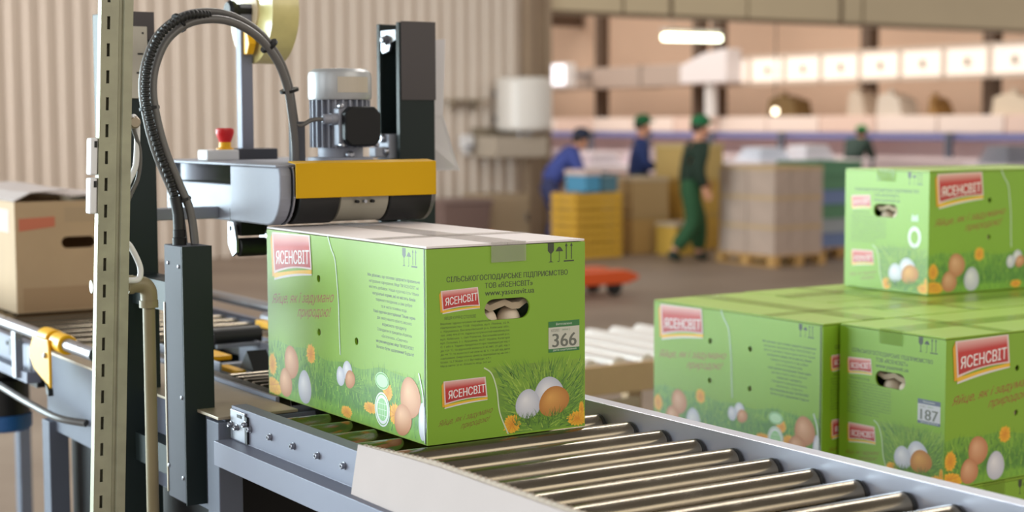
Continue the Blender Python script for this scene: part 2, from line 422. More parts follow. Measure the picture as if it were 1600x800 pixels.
    def mesh(s, kind):
        me = bpy.data.meshes.new(s.name); e = .00005
        if kind == 'side': vv = [(-e * v[2], L_ - v[0], v[1]) for v in s.V]
        else: vv = [(v[0], -e * v[2], v[1]) for v in s.V]
        me.from_pydata(vv, [], s.F); me.update()
        ca = me.color_attributes.new('Print', 'FLOAT_COLOR', 'CORNER')
        k = 0; flat = []
        for c in s.C:
            for q in c: flat += [q[0], q[1], q[2], 1.0]
        ca.data.foreach_set('color', flat)
        me.materials.append(M['print']); return me
def grass(A, x0, x1, top, rnd, n_=60, z0=0.003):
    # printed meadow: colour mottles, then blades along the upper edge
    nx, ny = n_, 8
    def g(x, t):
        v = rnd.uniform(-14, 14); base = (118, 178, 36) if t < .22 else ((84, 146, 34) if t < .75 else (112, 168, 36))
        return (base[0] + v, base[1] + v, base[2] + v * .4)
    cc = [[g(0, j / ny) for j in range(ny + 1)] for i in range(nx + 1)]
    A.flat = True
    for i in range(nx):
        xa, xb = x0 + (x1 - x0) * i / nx, x0 + (x1 - x0) * (i + 1) / nx
        for j in range(ny):
            ta, tb = j / ny, (j + 1) / ny
            fa, fb = top(xa) * .9 - z0, top(xb) * .9 - z0
            A.poly([(xa, z0 + fa * ta), (xb, z0 + fb * ta), (xb, z0 + fb * tb), (xa, z0 + fa * tb)], [cc[i][j], cc[i + 1][j], cc[i + 1][j + 1], cc[i][j + 1]])
    A.flat = False; A.next()
    for k in range(n_ * 9):
        x = rnd.uniform(x0, x1); t = rnd.random() ** .7; z = z0 + (top(x) * .93 - z0 - .012) * t
        l = rnd.uniform(.012, .028); lean = rnd.uniform(-.012, .012); w_ = rnd.uniform(.0008, .002)
        xt = min(max(x + lean, x0), x1); zt = min(z + l, top(x) * 1.04)
        v = rnd.choice(((70, 132, 28), (104, 166, 34), (136, 190, 46), (60, 118, 30), (152, 200, 60)))
        A.poly([(max(x0, x - w_), z), (min(x1, x + w_), z), (xt, zt)], v)
    A.next()
def eggs(A, lst):
    for c, r, kind, tilt in lst:
        col, ed = {'b': ((236, 184, 138), (196, 126, 76)), 'w': ((244, 244, 248), (196, 200, 214)), 'o': ((232, 170, 80), (190, 120, 30))}[kind]
        A.ellipse(c, r, col, ed, tilt, egg=.12); A.next()
WORD = 'ЯСЕНСВІТ'
S1, S2 = 'Яйце, як і задумано', 'природою!'
def side_art():
    A = Art('side_print'); rnd = random.Random(3); dk = (34, 52, 24)
    top = lambda x: .122 + .006 * math.sin(x * 14) + .004 * math.sin(x * 41)
    grass(A, 0.0, L_ - .004, top, rnd, 90)
    # nest of darker blades round the small eggs
    for k in range(150):
        a = rnd.uniform(-.2, PI + .2); r0 = rnd.uniform(.02, .045); c = (.356, .062)
        p = (c[0] + .6 * r0 * math.cos(a), c[1] + .4 * r0 * math.sin(a)); q = (c[0] + 2.2 * r0 * math.cos(a), c[1] + 1.3 * r0 * math.sin(a))
        d = Vector((q[1] - p[1], p[0] - q[0])).normalized() * .0014
        A.poly([(p[0] - d.x, p[1] - d.y), (p[0] + d.x, p[1] + d.y), q], rnd.choice(((84, 142, 34), (96, 152, 38), (112, 168, 44))))
    A.next()
    for c, r in (((.018, .02), (.045, .030)), ((.020, .064), (.022, .026)), ((.035, .012), (.030, .020)), ((.204, .107), (.022, .022)), ((.358, .014), (.026, .018)), ((.455, .036), (.030, .012)), ((.552, .038), (.026, .022)), ((.524, .075), (.020, .018))): A.flower(c, (r[0], min(r[1], c[1] - .001)), rnd)
    A.next()
    eggs(A, [((.112, .080), (.033, .034), 'b', .5), ((.084, .034), (.030, .030), 'b', .2), ((.174, .037), (.030, .034), 'w', 0), ((.363, .094), (.020, .019), 'w', 0), ((.334, .080), (.017, .019), 'w', .2), ((.374, .079), (.021, .017), 'b', .4), ((.608, .077), (.037, .037), 'b', .3), ((.580, .033), (.033, .028), 'b', .5), ((.652, .040), (.014, .034), 'w', 0)])
    A.ellipse((.503, .093), (.027, .016), (196, 236, 190)); A.next(); A.ring((.503, .093), (.022, .012), (.025, .0145), (110, 180, 90)); A.next()
    A.ellipse((.503, .040), (.029, .032), (240, 244, 246)); A.next()
    A.ring((.503, .040), (.024, .027), (.026, .029), (120, 186, 96)); A.next(); A.ellipse((.503, .040), (.019, .021), (150, 214, 140)); A.next()
    for t in (-.6, 0, .6): A.line([(.503 - .016, .040 + .018 * t), (.503 + .016, .040 + .018 * t)], .001, (226, 244, 226)); A.line([(.503 + .014 * t, .024), (.503 + .014 * t, .056)], .001, (226, 244, 226))
    A.next()
    A.line(spline([(.640, 0.125, 0), (.655, .085, 0), (.657, .03, 0), (.661, .003, 0)], 6), .0035, (236, 246, 240))
    A.line(spline([(.287, .348, 0), (.301, .324, 0), (.317, .303, 0), (.325, .259, 0), (.330, .220, 0), (.332, .165, 0), (.335, .121, 0)], 5), .0032, (222, 240, 222))
    A.line([(.6625, .002), (.6620, .12), (.6628, .2), (.6620, .346)], .003, (26, 32, 14)); A.next()
    A.logo([(.029, .341), (.208, .344), (.215, .276), (.037, .256)], (.048, .276), (.203, .287), .027, WORD)
    A.layer = 1
    A.text(S1, .022, .192, .304, .0205, (158, 58, 30), y1=.220, shear=.45, bold=0)
    A.text(S2, .144, .176, .288, .0205, (158, 58, 30), y1=.190, shear=.45, bold=0)
    A.icons(.583, .636, .311, .343, dk)
    lines = [('Ми дбаємо, що основа здоров’я правильне', 1), ('натуральне харчування. Яйця ТМ ЯСЕНСВІТ не', .95), ('містять добавок. Наша курочка їсть тільки', .95), ('натуральні корми, які не містять білків', .82), ('тваринного походження, а саме добірне', .7), ('та ж чиста поживна вода.', .5), ('Наші курочки вегетаріанки! Тільки зерно', .8), ('дає змогу нашого свіжого, якісного', .66), ('корисного продукту', .46), ('Співпадаючи за принципом «Корисно»', .66), ('«Безпечно», «Смачно»', .5), ('ми рекомендуємо яйця ТМ ЯСЕНСВІТ', .72), ('Хочете бути здоровими? Будьте!', .72)]
    for i, (tx, f) in enumerate(lines):
        c = .548 + (i * .0003); hw = .098 * f; b_ = .05 if i in (0, 3, 6, 8, 11, 12) else .02
        A.text(tx, c - hw, .283 - i * .0109, c + hw, .0056, dk, res=2, bold=b_)
    return A
def end_art():
    A = Art('end_print'); rnd = random.Random(5); dk = (44, 58, 16)
    cv = [(.117, .128, 0), (.133, .116, 0), (.144, .086, 0), (.150, .044, 0), (.168, .003, 0)]
    C5 = spline(cv, 6)
    def xl(z):
        for a, b_ in zip(C5, C5[1:]):
            if b_.y <= z <= a.y: return a.x + (b_.x - a.x) * (a.y - z) / max(1e-6, a.y - b_.y)
        return .117 if z > .12 else .168
    # meadow to the right of the curve
    n_ = 12; A.flat = True
    for j in range(n_):
        z0, z1 = .003 + .125 * j / n_, .003 + .125 * (j + 1) / n_
        for i in range(14):
            f0, f1 = i / 14, (i + 1) / 14
            P = [(xl(z0) + (W_ - .002 - xl(z0)) * f0, z0), (xl(z0) + (W_ - .002 - xl(z0)) * f1, z0), (xl(z1) + (W_ - .002 - xl(z1)) * f1, z1), (xl(z1) + (W_ - .002 - xl(z1)) * f0, z1)]
            t = j / n_; v = rnd.uniform(-10, 10); c = (100 + 30 * t + v, 150 + 20 * t + v, 32)
            A.poly(P, c)
    A.flat = False; A.next()
    for k in range(760):
        z = rnd.uniform(.004, .122); x = rnd.uniform(xl(z) + .004, W_ - .004)
        dx, dz = x - .25, z - .03; l = rnd.uniform(.012, .034); a = math.atan2(max(.01, dz + .02), dx * 1.1) + rnd.uniform(-.35, .35)
        q = (min(W_ - .001, x + l * math.cos(a)), min(.140, z + l * abs(math.sin(a))))
        if q[0] < xl(min(.12, q[1])) + .002: continue
        d = Vector((q[1] - z, x - q[0])); d = d.normalized() * rnd.uniform(.0006, .0015)
        c = rnd.choice(((74, 128, 22), (112, 162, 30), (140, 184, 40), (60, 108, 22), (160, 196, 66), (90, 144, 26)))
        A.poly([(x - d.x, z - d.y), (x + d.x, z + d.y), q], c)
    A.next()
    A.flower((.176, .020), (.020, .019), rnd); A.flower((.322, .016), (.028, .015), rnd, 18, (0, W_ - .001)); A.flower((.330, .030), (.007, .020), rnd, 18, (0, W_ - .001)); A.next()
    eggs(A, [((.257, .068), (.033, .032), 'w', .2), ((.211, .054), (.027, .027), 'w', 0), ((.268, .054), (.034, .027), 'o', .3)])
    for k in range(120):
        x = rnd.uniform(.18, .31); z = rnd.uniform(.012, .03); l = rnd.uniform(.008, .02); ln = rnd.uniform(-.012, .012)
        A.poly([(x - .0009, z), (x + .0009, z), (x + ln, z + l)], rnd.choice(((84, 136, 26), (116, 164, 34), (66, 112, 24))))
    A.next()
    A.line(C5, .0026, (214, 230, 190)); A.next()
    L0 = A.layer; A.layer = 1
    A.text(S1, .022, .031, .133, .0105, (132, 92, 20), y1=.046, shear=.45, bold=0)
    A.text(S2, .068, .023, .126, .0105, (132, 92, 20), y1=.031, shear=.45, bold=0); A.layer = L0
    A.logo([(.029, .271), (.105, .274), (.109, .240), (.032, .236)], (.038, .2445), (.104, .2505), .0135, WORD); A.layer -= 6
    A.logo([(.033, .111), (.120, .112), (.124, .075), (.035, .069)], (.043, .0785), (.119, .0845), .0145, WORD)
    A.layer = 1
    A.text('СІЛЬСЬКОГОСПОДАРСЬКЕ ПІДПРИЄМСТВО', .041, .2855, .299, .0095, dk, bold=.03)
    A.text('ТОВ «ЯСЕНСВІТ»', .120, .2705, .222, .0095, dk, bold=.03)
    A.text('www.yasensvit.ua', .120, .2570, .225, .0105, dk, bold=.025)
    A.text('ЯЙЦЯ КУРЯЧІ СТОЛОВІ', .036, .2195, .101, .0056, dk)
    para = ['Виробник і адреса потужностей виробництва:', 'підприємство ТОВ, Україна, вул. Леніна, 32 А,', 'с. Крушинка, Васильківський р-н, Київська обл.,', 'тел. (044) 494-37-90, Адреса потужностей виробництва:', 'вул. Київська, 1, смт Рокитне, Васильківський р-н,', 'вул. Польова, 3, с. Крушинка, 08637, Україна. Категорія', 'С. 1 або 0. Термін придатності при температурі від 0', 'до +20 °С, та відносній вологості 85-88%, 25 діб, від 0', 'до +8 °С, та вологості не нижче 85 %, 120 діб від дати', 'сортування. Енергетична цінність (калорійність) на 100 г', 'Білки: 12,7 Жири: 11,5 Вуглеводи: 0,7 г.', 'Маса нетто: 20 кг. Кількість яєць: 360 шт.']
    for i, tx in enumerate(para):
        A.text(tx, .028, .2110 - i * .0068, .028 + (.144 if i not in (0, 10, 11) else .105), .0036, dk, res=1, bold=.006)
    A.icons(.255, .312, .310, .345, (40, 54, 14))
    return A
SIDE = side_art().mesh('side'); END = end_art().mesh('end')
def stadium(cx, cz, hw, hh, n_=10):
    P = []
    for k in range(n_ + 1): a = -PI / 2 + PI * k / n_; P.append((cx + hw - hh + hh * math.cos(a), cz + hh * math.sin(a)))
    for k in range(n_ + 1): a = PI / 2 + PI * k / n_; P.append((cx - hw + hh + hh * math.cos(a), cz + hh * math.sin(a)))
    return P
def circle(cx, cz, r, n_=16): return [(cx + r * math.cos(2 * PI * k / n_), cz + r * math.sin(2 * PI * k / n_)) for k in range(n_)]
def carton_shell(holes):
    t = .005
    m_ = MB()
    m_.box(0, W_, 0, L_, 0, .345)
    ob = m_.build('body', 'green')
    inner = MB(); inner.box(t, W_ - t, t, L_ - t, t, .5)
    boolean_cut(ob, [mesh_of(inner)])
    cut = MB()
    cut.prism(stadium(.1675, .231, .0485, .019), 'y', -.05, L_ + .05)
    for s_, z_ in holes:
        cut.prism(circle(L_ - s_, z_, .0072), 'x', -.05, .05); cut.prism(circle(s_, z_, .0072), 'x', W_ - .05, W_ + .05)
    boolean_cut(ob, [mesh_of(cut)])
    return ob
def make_carton(name, label, flap, tapem, holes, number=None, lcol=None, loc=(0, 0, 0)):
    root = thing(name, label, 'carton', (0, 0, 0), 'green egg cartons')
    body = carton_shell(holes); body.parent = root
    # flaps: two long ones meeting along the middle, slightly bowed up
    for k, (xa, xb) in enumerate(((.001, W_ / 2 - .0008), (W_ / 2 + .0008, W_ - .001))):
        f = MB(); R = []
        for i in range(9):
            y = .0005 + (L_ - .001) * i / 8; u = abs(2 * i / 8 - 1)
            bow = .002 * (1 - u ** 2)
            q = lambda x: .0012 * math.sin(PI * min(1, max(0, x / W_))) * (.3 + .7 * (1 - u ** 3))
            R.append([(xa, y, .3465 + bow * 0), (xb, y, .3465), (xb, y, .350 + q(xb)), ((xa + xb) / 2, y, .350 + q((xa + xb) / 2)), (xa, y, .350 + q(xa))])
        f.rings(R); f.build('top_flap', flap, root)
    f = MB(); f.box(.004, W_ - .004, .004, L_ - .004, .338, .345); f.build('inner_flap', 'kraft', root)
    # tape along the middle, folded down both ends, and one strip across
    f = MB(); R = []
    for i in range(13):
        y = -.0004 + (L_ + .0008) * i / 12; u = abs(2 * i / 12 - 1); zz = .3505 + .0012 * (.3 + .7 * (1 - min(1, u) ** 3))
        R.append([(.132, y, zz - .0002), (.206, y, zz - .0002), (.206, y, zz + .0003), (.132, y, zz + .0003)])
    f.rings(R)
    for (ya, yb) in ((-.0030, -.0024), (L_ + .0024, L_ + .0030)): f.box(.132, .206, ya, yb, .316, .3520)
    tp = f.build('tape', tapem, root, smooth=True)
    f = MB(); R = []
    for i in range(13):
        x = -.0004 + (W_ + .0008) * i / 12; zz = .3512 + .0012 * math.sin(PI * min(1, max(0, x / W_)))
        R.append([(x, .185, zz - .0002), (x, .225, zz - .0002), (x, .225, zz + .0003), (x, .185, zz + .0003)])
    f.rings(R); f.build('tape', tapem, root, smooth=True)
    for nm, me, l2 in (('side_print', SIDE, None), ('end_print', END, None)):
        a = bpy.data.objects.new(nm, me); COL.objects.link(a); a.parent = body
        c = bpy.data.objects.new(nm, me); COL.objects.link(c); c.parent = body; c.location = (W_, L_, 0); c.rotation_euler = (0, 0, PI)
    # pulp tray and eggs seen through the hand slot
    t = MB(); R = []
    for i in range(21):
        x = .012 + (W_ - .024) * i / 20; zz = .232 + .005 * math.cos(i * 1.9) + random.uniform(-.002, .002)
        R.append([(x, .012, zz), (x, .012, zz + .012), (x, .05, zz + .022), (x, L_ - .05, zz + .022), (x, L_ - .012, zz + .012), (x, L_ - .012, zz), (x, L_ - .05, zz + .006), (x, .05, zz + .006)])
    t.rings(R); t.build('egg_tray', 'tray', root, smooth=True)
    for (yy) in (.036, L_ - .036):
        for xx in (.142, .192): e = MB(); e.ell((xx, yy, .205), (.0225, .0225, .027), 18, 12); e.build('egg', 'egg', root, smooth=True)
    t = MB(); t.box(.008, W_ - .008, .008, L_ - .008, .006, .176); t.build('lower_tray', 'tray', root)
    if number:
        A = Art('number_label'); q = [(.256, .144), (.325, .144), (.325, .201), (.256, .201)]; A.layer = 11
        A.poly(q, (206, 206, 190) if lcol[0] < 60 else (205, 205, 208)); A.next()
        A.poly([(.256, .190), (.325, .190), (.325, .201), (.256, .201)], lcol); A.poly([(.256, .144), (.325, .144), (.325, .1505), (.256, .1505)], lcol); A.next()
        A.text(number, .265, .1535, .318, .0255, (104, 108, 96), bold=.035)
        A.text('Виготовлено', .273, .1935, .308, .0042, (226, 234, 220)); A.text('дата сортування', .266, .1462, .318, .0034, (226, 234, 220), res=1)
        A.text('КАТЕГОРІЯ С1', .262, .1815, .280, .005, (110, 112, 100), res=1); A.text('зміна 2', .286, .183, .304, .004, (110, 150, 110), res=1)
        lo = bpy.data.objects.new('number_label', A.mesh('end')); COL.objects.link(lo); lo.parent = root
    root.location = loc
    return root
H3 = [(.243, .261), (.242, .155), (.402, .155)]
H4 = H3 + [(.402, .258)]
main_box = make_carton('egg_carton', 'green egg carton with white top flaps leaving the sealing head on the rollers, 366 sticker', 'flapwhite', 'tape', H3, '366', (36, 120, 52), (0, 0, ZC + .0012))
PZ = .133
G = 'green egg cartons'
cart_b = make_carton('egg_carton', 'green egg carton with number sticker at the front corner of the pallet stack', 'greentop', 'tapegreen', H4, '187', (96, 104, 128), (1.411, .433, PZ + 2 * H_ + .004))
cart_b.rotation_euler = (0, 0, -PI / 2)
LZ = lambda k: PZ + .0006 + k * (H_ + .0030)
cart_b.location.z = LZ(2)
rotA = 0; rotB = -PI / 2
def place(x, y, layer, along_x, label, rz=0.0):
    if along_x: return copy_tree(cart_b, None, (x, y + W_, LZ(layer)), rotB + rz, label, skip=('number_label',))
    return copy_tree(cart_b, None, (x, y, LZ(layer)), rz, label, skip=('number_label',))
place(1.362, .442, 2, False, 'green egg carton showing its long printed side, left of the stickered front corner carton')
place(1.704, .440, 2, True, 'green egg carton behind the stickered front corner carton, under the topmost one')
place(1.704, .785, 2, True, 'green egg carton at the back of the third layer beneath the topmost carton')
place(2.380, .440, 2, False, 'green egg carton at the far right end of the third stack layer')
place(2.088, .095, 2, True, 'green egg carton right of the stickered carton in the third layer front row')
top_c = place(2.055, .740, 3, True, 'green egg carton standing alone on the top of the pallet stack', math.radians(-1.5))
A = Art('quality_mark'); A.layer = 2
A.ring((.284, .160), (.015, .019), (.025, .031), (232, 240, 234))
A.poly([(.270, .206), (.298, .206), (.296, .226), (.284, .220), (.274, .226)], (196, 226, 196))
qm = bpy.data.objects.new('quality_mark', A.mesh('end')); COL.objects.link(qm); qm.parent = top_c
for k, ln in ((1, 'second'), (0, 'bottom')):
    place(1.411, .095, k, False, 'green egg carton under the stickered carton, %s layer front corner' % ln)
    place(1.756, .095, k, False, 'green egg carton second along the front of the %s stack layer' % ln)
    place(2.101, .095, k, False, 'green egg carton third along the front of the %s stack layer' % ln)
    place(2.446, .095, k, False, 'green egg carton last along the front of the %s stack layer' % ln)
    place(1.411, .768, k, True, 'green egg carton at the back left of the %s stack layer' % ln)
    place(2.088, .768, k, True, 'green egg carton at the back right of the %s stack layer' % ln)
def pallet(name, label, x0, x1, y0, y1, group=None, rz=0):
    cx, cy = (x0 + x1) / 2, (y0 + y1) / 2
    p = thing(name, label, 'pallet', (cx, cy, 0), group)
    n_ = 6; w_ = (y1 - y0) / (n_ + .5 * (n_ - 1))
    for k in range(n_):
        m_ = MB(); m_.box(x0, x1, y0 + k * 1.5 * w_, y0 + k * 1.5 * w_ + w_, .115, PZ); m_.build('top_board', 'wood', p, bevel=.003)
    for k in range(3):
        xx = x0 + (x1 - x0 - .1) * k / 2
        m_ = MB(); m_.box(xx, xx + .1, y0, y1, .093, .115); m_.build('stringer', 'wood', p, bevel=.003)
        m_ = MB(); m_.box(xx, xx + .1, y0, y1, 0, .02); m_.build('bottom_board', 'wood', p, bevel=.003)
        for j in range(3):
            yy = y0 + (y1 - y0 - .12) * j / 2
            m_ = MB(); m_.box(xx, xx + .1, yy, yy + .12, .02, .093); m_.build('block', 'wood', p, bevel=.003)
    return p
pallet('wooden_pallet', 'wooden pallet carrying the stack of green egg cartons', 1.35, 2.80, .08, 1.15)

# ------------------------------------------------------------------ roller conveyor
rc = thing('roller_conveyor', 'steel roller conveyor carrying the green carton out of the sealing machine', 'conveyor', (.15, -.4, 0))
y0, y1 = -1.25, .4785
zt = ZC + .0195
def rail_outline(sgn, xo):
    # outer face at xo, sgn = direction towards the rollers
    return [(xo, zt), (xo + sgn * .032, zt), (xo + sgn * .032, zt - .004), (xo + sgn * .004, zt - .004), (xo + sgn * .004, ZC - .050), (xo - sgn * .034, ZC - .050), (xo - sgn * .034, ZC - .094), (xo - sgn * .038, ZC - .094), (xo - sgn * .038, ZC - .046), (xo, ZC - .046)]
m_ = MB(); m_.prism(rail_outline(1, -.165), 'y', y0, y1); lr = m_.build('side_rail', 'rail', rc, bevel=.0012)
m_ = MB(); m_.prism([(.446, zt), (.479, zt), (.479, zt - .018), (.476, zt - .018), (.476, zt - .004), (.450, zt - .004), (.450, ZC - .066), (.476, ZC - .066), (.476, ZC - .070), (.446, ZC - .070)], 'y', y0, y1 + .25); rr = m_.build('side_rail', mat('rail_sheen_tint', (212, 217, 234), .3, .6, .05, 6, spec=.4), rc, bevel=.0012)  # right rail steel lightened, its bright reflection put into the colour
for k in range(-12, 5):
    yk = .1 * k - .005
    if k == 4: yk -= .008
    m_ = MB()
    m_.lathe((-.135, yk, ZC - .0245), 'x', [(0, .018), (.001, .0225), (.004, .0243), (.566, .0243), (.5695, .0225), (.570, .018)], 36)
    ro = m_.build('roller', 'roller', rc, smooth=True)
    m_ = MB(); m_.lathe((.4345, yk, ZC - .0245), 'x', [(0, .0225), (.002, .0236), (.0055, .0236), (.0065, .021), (.0112, .012)], 24); m_.build('end_bearing', 'black', ro, smooth=True)
    m_ = MB(); m_.lathe((-.161, yk, ZC - .0245), 'x', [(0, .008), (.014, .016), (.024, .0225), (.0262, .0225)], 24); m_.build('end_bearing', 'black', ro, smooth=True)
    if k >= -12:
        m_ = MB(); m_.lathe((-.1655, yk, ZC - .0135), 'x', [(0, .0068), (-.0015, .0068), (-.0016, .0054), (-.0065, .0054), (-.0075, .0042), (-.0075, .0026), (-.003, .0024)], 12)
        bo = m_.build('axle_bolt', 'steel', rc, smooth=True)
# adjustable end plate with three screws and a slot
m_ = MB(); m_.box(-.1695, -.1655, .405, .474, ZC - .043, ZC + .014); ep = m_.build('end_plate', 'steel', rc, bevel=.001)
m_ = MB(); m_.box(-.1700, -.1660, .394, .404, ZC - .044, ZC + .008); m_.build('slot', 'black', ep)
m_ = MB(); m_.box(-.1705, -.1690, .420, .440, ZC + .002, ZC + .008); m_.build('slot', 'black', ep)
for yy, zz in ((.468, -.016), (.441, -.018), (.399, -.006)):
    m_ = MB(); m_.lathe((-.1695, yy, ZC + zz), 'x', [(0, .0065), (-.002, .0065), (-.0022, .005), (-.007, .005), (-.008, .004), (-.0075, .0024), (-.004, .002)], 12); m_.build('screw', 'steel', ep, smooth=True)
for xx in (-.185, .478):
    for yy in (-1.15, -.55):
        m_ = MB(); m_.box(xx, xx + .04, yy, yy + .06, .02, ZC - .05); lg = m_.build('leg', 'greypaint', rc, bevel=.002)
        m_ = MB(); m_.lathe((xx + .02, yy + .03, 0), 'z', [(0, .045), (.012, .045), (.016, .02), (.03, .02)], 20); m_.build('foot', 'black', lg, smooth=True)
m_ = MB(); m_.box(-.165, .478, -1.14, -1.10, .3, .36); m_.build('cross_brace', 'greypaint', rc)
m_ = MB(); m_.box(-.165, .478, -.54, -.50, .3, .36); m_.build('cross_brace', 'greypaint', rc)

# ------------------------------------------------------------------ carton sealing machine
sm = thing('carton_sealing_machine', 'dark grey carton sealing machine with silver top head, yellow guard and motor', 'machine', (.15, .95, 0))
def P(name, mm, mb, par=None, bevel=0, smooth=False): return mb.build(name, mm, par or sm, bevel=bevel, smooth=smooth)
# base
for xa, xb in ((-.17, -.155), (.455, .47)):
    P('side_panel', 'greypaint', MB().box(xa, xb, .50, 1.67, .905, 1.108), bevel=.002)
for xx in (-.188, .44):
    for yy in (.49, 1.60):
        lg = P('leg', 'greypaint', MB().box(xx, xx + .05, yy, yy + .06, .02, 1.1 if yy < 1 else .93), bevel=.002)
        P('foot', 'black', MB().lathe((xx + .025, yy + .03, 0), 'z', [(0, .05), (.012, .05), (.018, .02), (.03, .02)], 20), lg, smooth=True)
P('cross_panel', 'dark', MB().box(-.155, .455, 1.64, 1.655, .93, 1.09))
P('shade_block', 'blackp', MB().box(-.12, .44, .62, 1.64, .16, 1.03), bevel=.004)  # added black box standing in for the shade inside the base
P('front_panel', 'greypaint', MB().box(-.138, .02, .488, .496, 1.02, 1.104), bevel=.001)
P('bed_plate', 'beigemetal', MB().box(-.188, -.018, .490, 1.67, ZC - .010, ZC - .004), bevel=.001)
P('bed_plate', 'beigemetal', MB().box(.36, .47, .74, 1.67, ZC - .012, ZC - .006), bevel=.001)
P('side_strip', 'rail', MB().box(-.016, -.008, .60, 1.67, ZC - .03, ZC + .004))
P('side_strip', 'rail', MB().box(.345, .352, .60, 1.67, ZC - .03, ZC + .004))
for xa, xb in ((-.004, .035), (.30, .338)):
    bl = P('drive_belt', 'belt', MB().rings([[(x_, .66 + .022 * math.cos(a) if a > PI / 2 and a < 1.5 * PI else 1.62 + .022 * math.cos(a), ZC - .024 + .022 * math.sin(a)) for a in [2 * PI * k / 24 for k in range(24)]] for x_ in (xa, xb)]), smooth=True)
    P('pulley', 'steel', MB().lathe((xa - .004, .66, ZC - .024), 'x', [(0, .017), (xb - xa + .008, .017)], 20), bl, smooth=True)
for k in range(7):
    P('bed_roller', 'roller', MB().lathe((.045, .72 + .045 * k, ZC - .022), 'x', [(0, .016), (.002, .0185), (.245, .0185), (.247, .016)], 20), smooth=True)
# lower tape head inside the bed
lt = P('lower_tape_head', 'alu', MB().box(.0655, .2885, 1.30, 1.33, ZC - .08, ZC - .03), bevel=.002)
for xa in (.06, .288): P('cheek_plate', 'alu', MB().box(xa, xa + .006, 1.08, 1.5, ZC - .10, ZC + .01), lt, bevel=.002)
P('fin', 'white', MB().prism([(1.50, ZC - .05), (1.44, ZC + .045), (1.42, ZC + .06), (1.39, ZC + .045), (1.42, ZC - .05)], 'x', .16, .166), lt, bevel=.001)
P('press_roller', 'black', MB().lathe((.18, 1.42, ZC + .022), 'x', [(0, .02), (.002, .024), (.13, .024), (.132, .02)], 22), lt, smooth=True)
P('roller_arm', 'steel', MB().box(.17, .34, 1.36, 1.372, ZC + .0, ZC + .010), lt)
P('clip', 'yellowp', MB().box(.075, .13, 1.17, 1.27, ZC + .0, ZC + .012), lt, bevel=.003)
P('clip', 'yellowp', MB().box(.09, .115, 1.05, 1.16, ZC - .02, ZC - .008), lt, bevel=.003)
P('wedge', 'blackp', MB().prism([(1.02, ZC - .01), (1.10, ZC - .01), (1.06, ZC + .035)], 'x', .12, .17), lt)
P('clip', 'yellowp', MB().box(.405, .445, 1.54, 1.66, ZC + .010, ZC + .028), lt, bevel=.003)
P('clip', 'yellowp', MB().box(.405, .445, 1.30, 1.44, ZC - .004, ZC + .012), lt, bevel=.003)
P('guide_rail', 'steel', MB().cyl((.445, 1.02, ZC + .03), (.445, 1.68, ZC + .03), .016, 20), smooth=True)
# columns: channels opening inwards
ztop = 1.916
def channel(xo, xi, y0_, y1_):
    s_ = 1 if xi > xo else -1; t = .008; f = .016
    return [(xo, y0_), (xi, y0_), (xi, y0_ + f), (xi - s_ * t, y0_ + f), (xi - s_ * t, y0_ + t), (xo + s_ * t, y0_ + t), (xo + s_ * t, y1_ - t), (xi - s_ * t, y1_ - t), (xi - s_ * t, y1_ - f), (xi, y1_ - f), (xi, y1_), (xo, y1_)]
cr_ = P('column', 'dark', MB().prism(channel(.541, .446, .90, 1.012), 'z', .02, ztop), bevel=.0015)
cl_ = P('column', 'dark', MB().prism(channel(-.245, -.150, .90, 1.012), 'z', .02, ztop), bevel=.0015)
P('column_top_sheet', mat('top_sheet_grey', (66, 60, 62), .4), MB().box(.450, .5425, .8975, .900, 1.735, ztop + .002), cr_)  # thin lighter sheet over the upper front of the column
P('column_top_sheet', mat('top_sheet_dark', (58, 52, 54), .4), MB().box(-.246, -.149, .8975, .900, 1.86, ztop + .002), cl_)
P('top_bracket', 'steel', MB().prism([(.92, 1.90), (1.004, 1.90), (1.004, 1.86), (.985, 1.845), (.955, 1.85), (.945, 1.87), (.92, 1.875)], 'x', .4480, .4535), cr_, bevel=.001)
P('bolt', 'steel', MB().lathe((.448, .968, 1.877), 'x', [(0, .013), (-.006, .013), (-.0065, .009), (-.012, .009), (-.013, .006)], 6), cr_)
P('lift_screw', 'steel', MB().cyl((.495, .955, .4), (.495, .955, 1.89), .012, 14), cr_, smooth=True)
cg = P('lift_carriage', 'alu', MB().box(.43, .50, .925, .985, 1.595, 1.655).box(.40, .445, .935, .97, 1.60, 1.625), bevel=.004)
for yy, zz in ((.935, 1.615), (.965, 1.615), (.95, 1.645)): P('bolt', 'steel', MB().lathe((.430, yy, zz), 'x', [(0, .010), (-.008, .010), (-.010, .007)], 12), cg, smooth=True)
P('base_plate', 'dark', MB().box(-.26, -.14, .88, 1.03, .0, .02))
P('base_plate', 'dark', MB().box(.43, .56, .88, 1.03, 0, .02))
P('base_bracket', 'dark', MB().box(-.16, -.15, .91, 1.0, .92, 1.09))
P('base_bracket', 'dark', MB().box(.45, .46, .91, 1.0, .92, 1.09))
pl = P('slotted_plate', mat('plate_grey', (178, 172, 160), .45, .2), MB().box(-.246, -.166, .8945, .8975, 1.735, 1.887), cl_, bevel=.001)
for xx, zz, w_, h_ in ((-.176, 1.873, .004, .004), (-.182, 1.829, .012, .004), (-.178, 1.807, .004, .004), (-.184, 1.789, .014, .004), (-.178, 1.748, .004, .004)):
    P('plate_hole', 'black', MB().box(xx - w_ / 2, xx + w_ / 2, .8938, .8946, zz - h_ / 2, zz + h_ / 2), pl)
